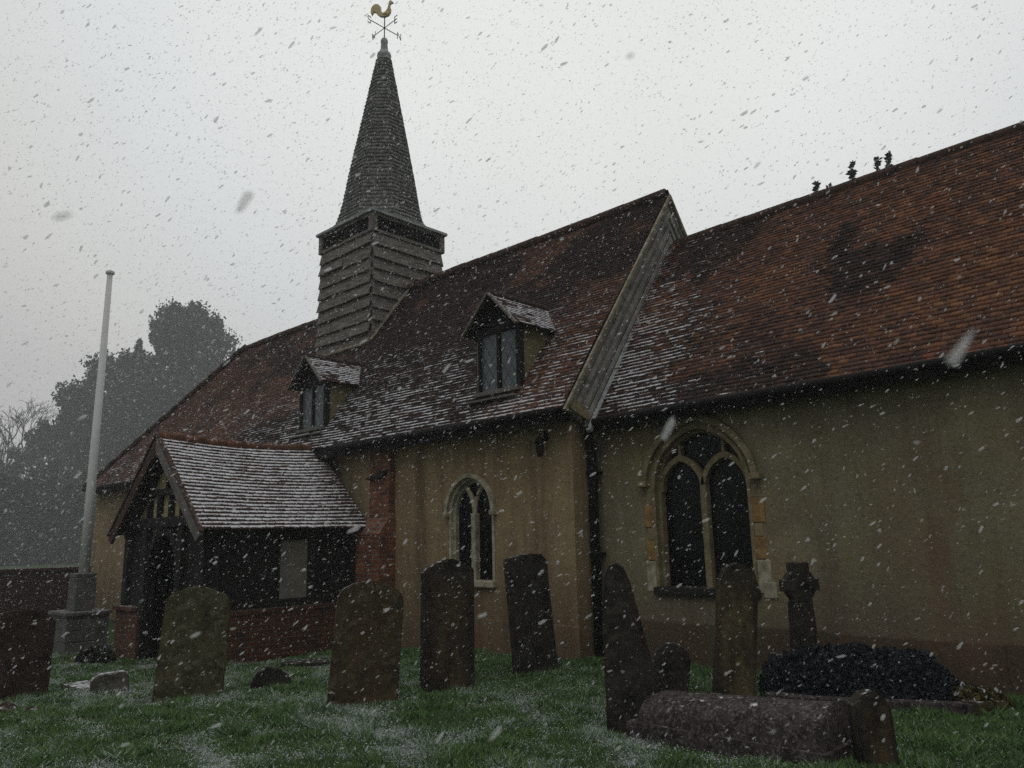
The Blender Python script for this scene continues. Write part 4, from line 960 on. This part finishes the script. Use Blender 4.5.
o = link('bedding_plant', npmesh('bedding_plant', V, F_, c_), M_FLOW); rebase(o, (-2.05, 8.1, 0)); tag(o, 'small yellow-green plant at the right end of the kerbed bed', 'plant')
M_WEED = leafmat('dark_ivy_leaves', (.01, .014, .008), (.03, .035, .018), .05)
P = mound(30000, [((-14.0, 4.85, -.27), (.34, .25, .2)), ((-13.5, 4.75, -.25), (.22, .2, .14))], rng); V, F_, c_ = leaves(P, .07, rng, .5)
o = link('ivy_clump', npmesh('ivy_clump', V, F_, c_), M_WEED); rebase(o, (-13.8, 4.8, -.25)); tag(o, 'dark ivy clump beside the brick pillar of the porch', 'plant')

# grass: short blades over the part of the churchyard in view
def inview(x, y, m=60):
    d = np.stack([x, y, gz(x, y) - EYE], -1) @ np.array(CM); w = d[:, 2]
    px = d[:, 0] / w * 770 + 512; py = d[:, 1] / w * 770 + 384
    return (w > .5) & (px > -m) & (px < 1024 + m) & (py < 768 + m)
n = 620000; x = rng.uniform(-17, -.5, n); y = rng.uniform(1.0, 8.7, n); ok = inview(x, y) & (rng.random(n) < np.clip(1.25 - np.hypot(x, y) / 17, .25, 1)); x = x[ok]; y = y[ok]
ok = ~((x < -6.6) & (y > 8.15)) & ~((x < -10.95) & (y > 5.2) & (x > -14.4)); x = x[ok]; y = y[ok]
n = len(x); sm = snowmask(x, y); z = gz(x, y) + .025 * (vnoise(x * 7, y * 7, 8) - .5)
h = (.016 + .034 * fbm(x * 2.2, y * 2.2, 88, 3)) * rng.uniform(.6, 1.3, n) * (1 - .35 * sm) * (.65 + 1.3 * sstep(.55, .78, vnoise(x * 5.3, y * 5.3, 44)))
an = rng.uniform(0, 2 * math.pi, n); le = rng.uniform(.5, 1.9, n) * h; wd = rng.uniform(.002, .0045, n) * (1 + np.hypot(x, y) * .07)
a2 = rng.uniform(0, 2 * math.pi, n)
b0 = np.stack([x - wd * np.cos(a2), y - wd * np.sin(a2), z - .008], -1); b1 = np.stack([x + wd * np.cos(a2), y + wd * np.sin(a2), z - .008], -1); tp = np.stack([x + le * np.cos(an), y + le * np.sin(an), z + h], -1)
c4 = np.zeros((n, 3, 4)); tone = np.clip(.25 + .5 * fbm(x * 1.2, y * 1.2, 90, 3) + rng.normal(0, .16, n), 0, 1); c4[:, :, 0] = tone[:, None]; sn_ = (rng.random(n) < .8 * sm) * rng.uniform(.3, .9, n); c4[:, :, 1] = sn_[:, None]; c4[:, :, 3] = 1
mg, tg, pg = newmat('grass_blades', .8, .15); at = nd(tg, 'Attribute', attribute_name='col'); sp = nd(tg, 'SeparateColor'); tg.links.new(at.outputs['Color'], sp.inputs[0])
col = ramp(tg, sp.outputs[0], [(0.0, (.05, .085, .03)), (.5, (.105, .20, .065)), (1.0, (.20, .29, .10))]); col = mix(tg, math_(tg, 'MULTIPLY', sp.outputs[1], .8), col, (.62, .66, .68)); tg.links.new(col, pg.inputs['Base Color'])
grass = link('grass', npmesh('grass', np.stack([b0, b1, tp], 1).reshape(-1, 3), np.arange(3 * n).reshape(-1, 3), c4.reshape(-1, 4)), mg)
tag(grass, 'short green turf blades lightly dusted with snow', 'grass', kind='stuff')
# snow grains lying on the turf
n = 230000; x = rng.uniform(-17, -.5, n); y = rng.uniform(1.0, 8.6, n); ok = inview(x, y) & (rng.random(n) < snowmask(x, y) * 1.0); x = x[ok]; y = y[ok]; ok = ~((x < -10.95) & (y > 5.2) & (x > -14.4)); x = x[ok]; y = y[ok]; n = len(x)
z = gz(x, y) + .010 + rng.uniform(0, .018, n); r_ = rng.uniform(.002, .0055, n)
tet = np.array([[1, 0, -.3], [-.5, .87, -.3], [-.5, -.87, -.3], [0, 0, .5]]); an = rng.uniform(0, 6.28, n); ct, st = np.cos(an), np.sin(an)
V = np.stack([np.stack([x + r_ * (q[0] * ct - q[1] * st), y + r_ * (q[0] * st + q[1] * ct), z + r_ * q[2] * .8], -1) for q in tet], 1).reshape(-1, 3)
b_ = (np.arange(n) * 4)[:, None]; F_ = np.concatenate([b_ + [[0, 1, 3]], b_ + [[1, 2, 3]], b_ + [[2, 0, 3]]])
M_SNOW, ts, ps = newmat('snow', .9, .1); ps.inputs['Base Color'].default_value = (.78, .80, .84, 1)
tag(link('lying_snow', npmesh('lying_snow', V, F_), M_SNOW), 'thin grains of snow lying on the turf', 'snow', kind='stuff')

# ------------------------------------------------------------------ flagpole, plinth, boundary wall
fp = thing('flagpole', (-16.1, 5.26, 1.10), 'tall white bare flagpole rising from the stepped stone plinth', 'flagpole')
MB().tube([(-16.1, 5.25, 1.08), (-16.1, 5.25, 3), (-16.1, 5.26, 7.02)], [.092, .08, .052], 14).build('pole', M_WHITE, fp, True)
MB().lathe((-16.1, 5.26, 7.0), [(.06, 0), (.085, .015), (.085, .06), (.05, .075), (.03, .09)], 12).build('cap', M_WHITE, fp)
mb = MB()
for (hw, z0, z1, off) in ((.45, -.7, .42, 0), (.22, .42, 1.10, 0)):
    z = z0
    while z < z1 - .02:
        zz = min(z + .20, z1); n_ = max(1, int(hw / .25)); xs_ = np.linspace(-hw, hw, n_ + 1)
        for a_, b2 in zip(xs_, xs_[1:]): mb.bx(-16.15 + a_ + .004, -16.15 + b2 - .004, 5.26 - hw * .8, 5.26 + hw * .8, z + .004, zz - .002, bev=.012, jit=.006)
        z = zz
mb.bx(-16.64, -15.66, 4.86, 5.66, .36, .425, bev=.015)
o = mb.build('stone_plinth', M_PLINTH); rebase(o, (-16.15, 5.26, -.3)); tag(o, 'stepped grey stone plinth under the flagpole', 'plinth')
mb = MB(); A0, A1 = Vector((-27.0, 3.2, 0)), Vector((-21.0, 8.6, 0)); A0 = Vector((-27, -4, 0)); A1 = Vector((-26.2, 9.5, 0))
mb.bar(A0 + Vector((0, 0, .05)), A1 + Vector((0, 0, .05)), .3, 1.75); mb.bar(A0 + Vector((0, 0, .97)), A1 + Vector((0, 0, .97)), .38, .1, bev=.02)
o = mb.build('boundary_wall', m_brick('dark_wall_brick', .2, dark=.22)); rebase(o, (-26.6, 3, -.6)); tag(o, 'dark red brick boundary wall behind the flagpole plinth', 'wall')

# ------------------------------------------------------------------ trees
M_BARK = simple('bark', (.02, .017, .014), (.05, .043, .036), 4, .9, .4, .02)
M_EVER = leafmat('evergreen_foliage', (.012, .017, .012), (.065, .08, .058), .06)
M_EVER2 = leafmat('brown_hedge_foliage', (.016, .016, .012), (.035, .034, .026), .03)
def tree_evergreen(base, h, w, nclump, nleaf, size, label, seed, mat=M_EVER, group=None, dome=.62, leaders=()):
    """dense evergreen of upswept sprays; dome = height (share of h) where the crown is widest"""
    rg = np.random.default_rng(seed); t = thing('evergreen_tree', base, label, 'tree', group); B = np.array(base)
    mb = MB(); mb.tube([B + [0, 0, -.3], B + [.1, 0, h * .4], B + [0, .1, h * .92]], [h * .03, h * .02, h * .004], 8)
    P = []
    for k in range(nclump):
        f_ = rg.uniform(.04, 1); a_ = rg.uniform(0, 2 * math.pi)
        prof_ = (.72 + .28 * f_ / dome) if f_ < dome else math.sqrt(max(0, 1 - ((f_ - dome) / (1.0 - dome)) ** 2))
        lob = .55 + .80 * float(fbm(np.array([a_ * 1.9 + seed]), np.array([f_ * 6]), seed, 3)[0])
        rr = w * prof_ * lob * math.sqrt(rg.uniform(.12, 1)); tip = B + np.array([rr * math.cos(a_), rr * math.sin(a_), f_ * h * .97])
        root = B + np.array([0, 0, max(.05 * h, f_ * h * .9 - rr * .45)])
        if k % 4 == 0: mb.tube([root, (root + tip) / 2 + [0, 0, -.05 * rr], tip], [h * .005, h * .0035, h * .0012], 4, False)
        m_ = int(nleaf / nclump * rg.uniform(.6, 1.5)); cs = h * .045 * rg.uniform(.35, 1.6)
        q = rg.normal(size=(m_, 3)); q /= np.linalg.norm(q, axis=1)[:, None]; q *= (rg.random(m_) ** .45)[:, None] * cs
        ax_ = np.array([math.cos(a_) * .5, math.sin(a_) * .5, .85]); q = q * .62 + ax_ * (rg.uniform(-.5, 1.25, m_) * cs)[:, None] * .9; P.append(tip + q)
    for (lx, ly, lz, ll, lw) in leaders:
        s_ = rg.random(int((260 if lw > .3 else 130) * ll)); wv_ = lw * (1.05 - s_) * (.55 + .45 * np.sin(s_ * 14 + lx)); an_ = rg.uniform(0, 6.28, len(s_)); P.append(B + np.array([lx, ly, lz]) + np.stack([wv_ * np.cos(an_) + .12 * ll * s_ ** 2, wv_ * np.sin(an_), s_ * ll], -1))
    P = np.concatenate(P); V, F_, c_ = leaves(P, size, rg, .5, 3.0)
    mb.build('trunk', M_BARK, t); link('crown', npmesh('crown', V, F_, c_), mat, t); return t
def tree_bare(base, h, label, seed, group, spread=.55, twigs=True):
    t = thing('bare_tree', base, label, 'tree', group); rnd = random.Random(seed); tr = MB(); cr_ = MB()
    def grow(p, d, l, r, lev):
        q = p + d * l; mid = (p + q) / 2 + Vector((rnd.uniform(-1, 1), rnd.uniform(-1, 1), rnd.uniform(-.5, .8))) * l * .07
        (tr if lev < 2 else cr_).tube([p, mid, q], [r, r * .8, r * .62], 6 if lev < 2 else 3, False)
        if lev >= 6: return
        for k in range(3 if lev else 4):
            dd = (d + Vector((rnd.gauss(0, spread), rnd.gauss(0, spread), rnd.gauss(.10, spread * .5)))).normalized(); grow(p + (q - p) * rnd.uniform(.6, 1), dd, l * rnd.uniform(.6, .82), max(r * .55, .0011 * h), lev + 1)
    grow(Vector(base) + Vector((0, 0, -.3)), Vector((0, 0, 1)), h * .28, h * .022, 0)
    tr.build('trunk', M_BARK, t); cr_.build('crown', M_BARK, t); return t
def at(px_dir, dist): d = np.array(px_dir); d = d / np.linalg.norm(d); return (float(d[0] * dist), float(d[1] * dist), -.4)
tree_evergreen(at((-.918, .392), 165), 48.5, 11.8, 520, 220000, .6, 'big dark evergreen tree rising behind the porch roof', 31, leaders=((-1, 1, 46.0, 5, .6), (2, 5.8, 43.5, 4, .8), (-2, -5.5, 42, 3.8, .9), (1.5, 9.5, 38, 3.6, .9), (3, 11, 33, 3.2, .9), (0, -9, 38, 3.2, .9)))
tree_evergreen(at((-.945, .327), 168), 38.5, 10.8, 320, 100000, .6, 'shorter shaggy evergreen tree left of the big one, behind the flagpole', 32, dome=.45)
tree_evergreen(at((-.96, .282), 172), 27.0, 10.2, 220, 70000, .6, 'lowest evergreen tree of the row, at its far left end', 33, dome=.4)
tree_evergreen(at((-.343, .939), 30), 13.2, 1.3, 60, 16000, .16, 'slim evergreen with one low sprig showing above the chancel ridge', 34, leaders=((0, 0, 14.25, .85, .12), (.4, .15, 14.25, .6, .09)))
tree_evergreen(at((-.302, .953), 30), 13.6, 1.2, 60, 16000, .16, 'evergreen behind the chancel showing small tufts over the ridge', 35, leaders=((0, 0, 14.7, .95, .11), (.85, .27, 14.85, .72, .10), (1.2, .38, 14.85, .85, .10)))
tree_bare(at((-.975, .22), 185), 41.0, 'bare winter tree at the far left behind the evergreens', 41, 'bare trees fading into the snow')
tree_bare(at((-.967, .255), 190), 37.0, 'thin bare tree between the far left one and the evergreens', 42, 'bare trees fading into the snow')
tree_bare(at((-.957, .29), 150), 34.0, 'twiggy bare tree overlapping the left flank of the evergreens', 43, 'bare trees fading into the snow')
rg = np.random.default_rng(61); P = []
for k in range(420):
    t_ = rg.uniform(0, 1); d = np.array([-.985, .17]) * (1 - t_) + np.array([-.90, .435]) * t_; d /= np.linalg.norm(d); ds = rg.uniform(120, 130); hh = rg.uniform(.3, 11.0) * (1 - .25 * rg.random()); c0 = np.array([d[0] * ds, d[1] * ds, -.4 + hh]); P.append(c0 + rg.normal(size=(190, 3)) * np.array([2.2, 2.2, 1.6]))
V, F_, c_ = leaves(np.concatenate(P), .55, rg, .3, 3)
o = link('hedge', npmesh('hedge', V, F_, c_), M_EVER2); rebase(o, (-118, 36, -.4)); tag(o, 'rough brown hedge along the churchyard edge below the trees', 'hedge')

# ------------------------------------------------------------------ falling snow: irregular elongated clots of flakes in the air
def flakes(n, dmin, dmax, rmin, rmax, seed):
    rg = np.random.default_rng(seed); u = rg.uniform(-.78, .78, n); v = rg.uniform(-.60, .62, n); w = (rg.random(n) * (dmax ** 3 - dmin ** 3) + dmin ** 3) ** (1 / 3)
    dc = np.stack([u * w, v * w, w], -1) @ np.array(CM).T; P = dc + [0, 0, EYE]
    ok = (P[:, 2] > .03) & ~((P[:, 1] > 7.6) & (P[:, 2] < 3.2)) & ~((P[:, 1] > 7.6) & (P[:, 2] < 3.2 + (P[:, 1] - 7.7) * 1.45) & (P[:, 1] < 14.1)) & ~((P[:, 0] < -10.8) & (P[:, 0] > -14.7) & (P[:, 1] > 5) & (P[:, 2] < 3.5))
    P = P[ok]; n = len(P); r = rmin * (rmax / rmin) ** (rg.random(n) ** 2.2)
    wind = np.array([.62, .50, .60]); wind /= np.linalg.norm(wind)
    d = wind + rg.normal(0, .22, (n, 3)); d /= np.linalg.norm(d, axis=1)[:, None]
    s = np.cross(d, rg.normal(size=(n, 3))); s /= np.linalg.norm(s, axis=1)[:, None]; q = np.cross(d, s)
    el = rg.uniform(1.3, 3.6, n)
    octv = [(.95, 0, 0)] + [(.5, .78 * math.cos(a_), .78 * math.sin(a_)) for a_ in (0, 1.57, 3.14, 4.71)] + [(-.5, .78 * math.cos(a_), .78 * math.sin(a_)) for a_ in (.78, 2.36, 3.93, 5.5)] + [(-.95, .1, 0)]
    jit = rg.uniform(.6, 1.25, (n, 10))
    V = np.stack([P + (d * (o_[0] * el)[:, None] + s * o_[1] + q * o_[2]) * (r * jit[:, i])[:, None] for i, o_ in enumerate(octv)], 1).reshape(-1, 3)
    b = (np.arange(n) * 10)[:, None]; T = [[0, 1, 2], [0, 2, 3], [0, 3, 4], [0, 4, 1]] + [[1 + k, 5 + k, 1 + (k + 1) % 4] for k in range(4)] + [[1 + (k + 1) % 4, 5 + k, 5 + (k + 1) % 4] for k in range(4)] + [[9, 6, 5], [9, 7, 6], [9, 8, 7], [9, 5, 8]]
    return V, np.concatenate([b + [t_] for t_ in T])
Va, Fa = flakes(190000, 2.0, 18, .0018, .0072, 71); Vb, Fb = flakes(520, .22, 2.4, .0012, .0045, 72)
me = npmesh('falling_snow', np.concatenate([Va, Vb]), np.concatenate([Fa, Fb + len(Va)]))
M_FLAKE, tf, pf_ = newmat('snow_flakes', .9, .1); pf_.inputs['Base Color'].default_value = (.80, .82, .85, 1)
tl_ = nd(tf, 'BsdfTranslucent'); tl_.inputs['Color'].default_value = (.97, .98, .98, 1); ms_ = nd(tf, 'MixShader'); ms_.inputs[0].default_value = .75
tf.links.new(pf_.outputs[0], ms_.inputs[1]); tf.links.new(tl_.outputs[0], ms_.inputs[2]); tr_ = nd(tf, 'BsdfTransparent'); m2_ = nd(tf, 'MixShader'); m2_.inputs[0].default_value = .45
tf.links.new(tr_.outputs[0], m2_.inputs[1]); tf.links.new(ms_.outputs[0], m2_.inputs[2]); tf.links.new(m2_.outputs[0], tf.nodes['Material Output'].inputs['Surface'])
tag(link('falling_snow', me, M_FLAKE, None, True), 'wind-driven snowflakes falling everywhere in the air', 'snowfall', kind='stuff')

# ------------------------------------------------------------------ haze of the snowfall
HZ = 0.0022
mb = MB(); mb.bx(-300, 60, -60, 180, -3, 66); hz = mb.build('haze', None); hz.data.materials.clear()
mh = bpy.data.materials.new('snow_haze'); mh.use_nodes = True; th = mh.node_tree; th.nodes.clear()
oh = th.nodes.new('ShaderNodeOutputMaterial'); vh = th.nodes.new('ShaderNodeVolumePrincipled'); vh.inputs['Color'].default_value = (.93, .94, .96, 1); vh.inputs['Density'].default_value = HZ; vh.inputs['Anisotropy'].default_value = 0.0
th.links.new(vh.outputs[0], oh.inputs['Volume']); hz.data.materials.append(mh)
tag(hz, 'pale haze of falling snow hanging in the air', 'haze', kind='stuff')
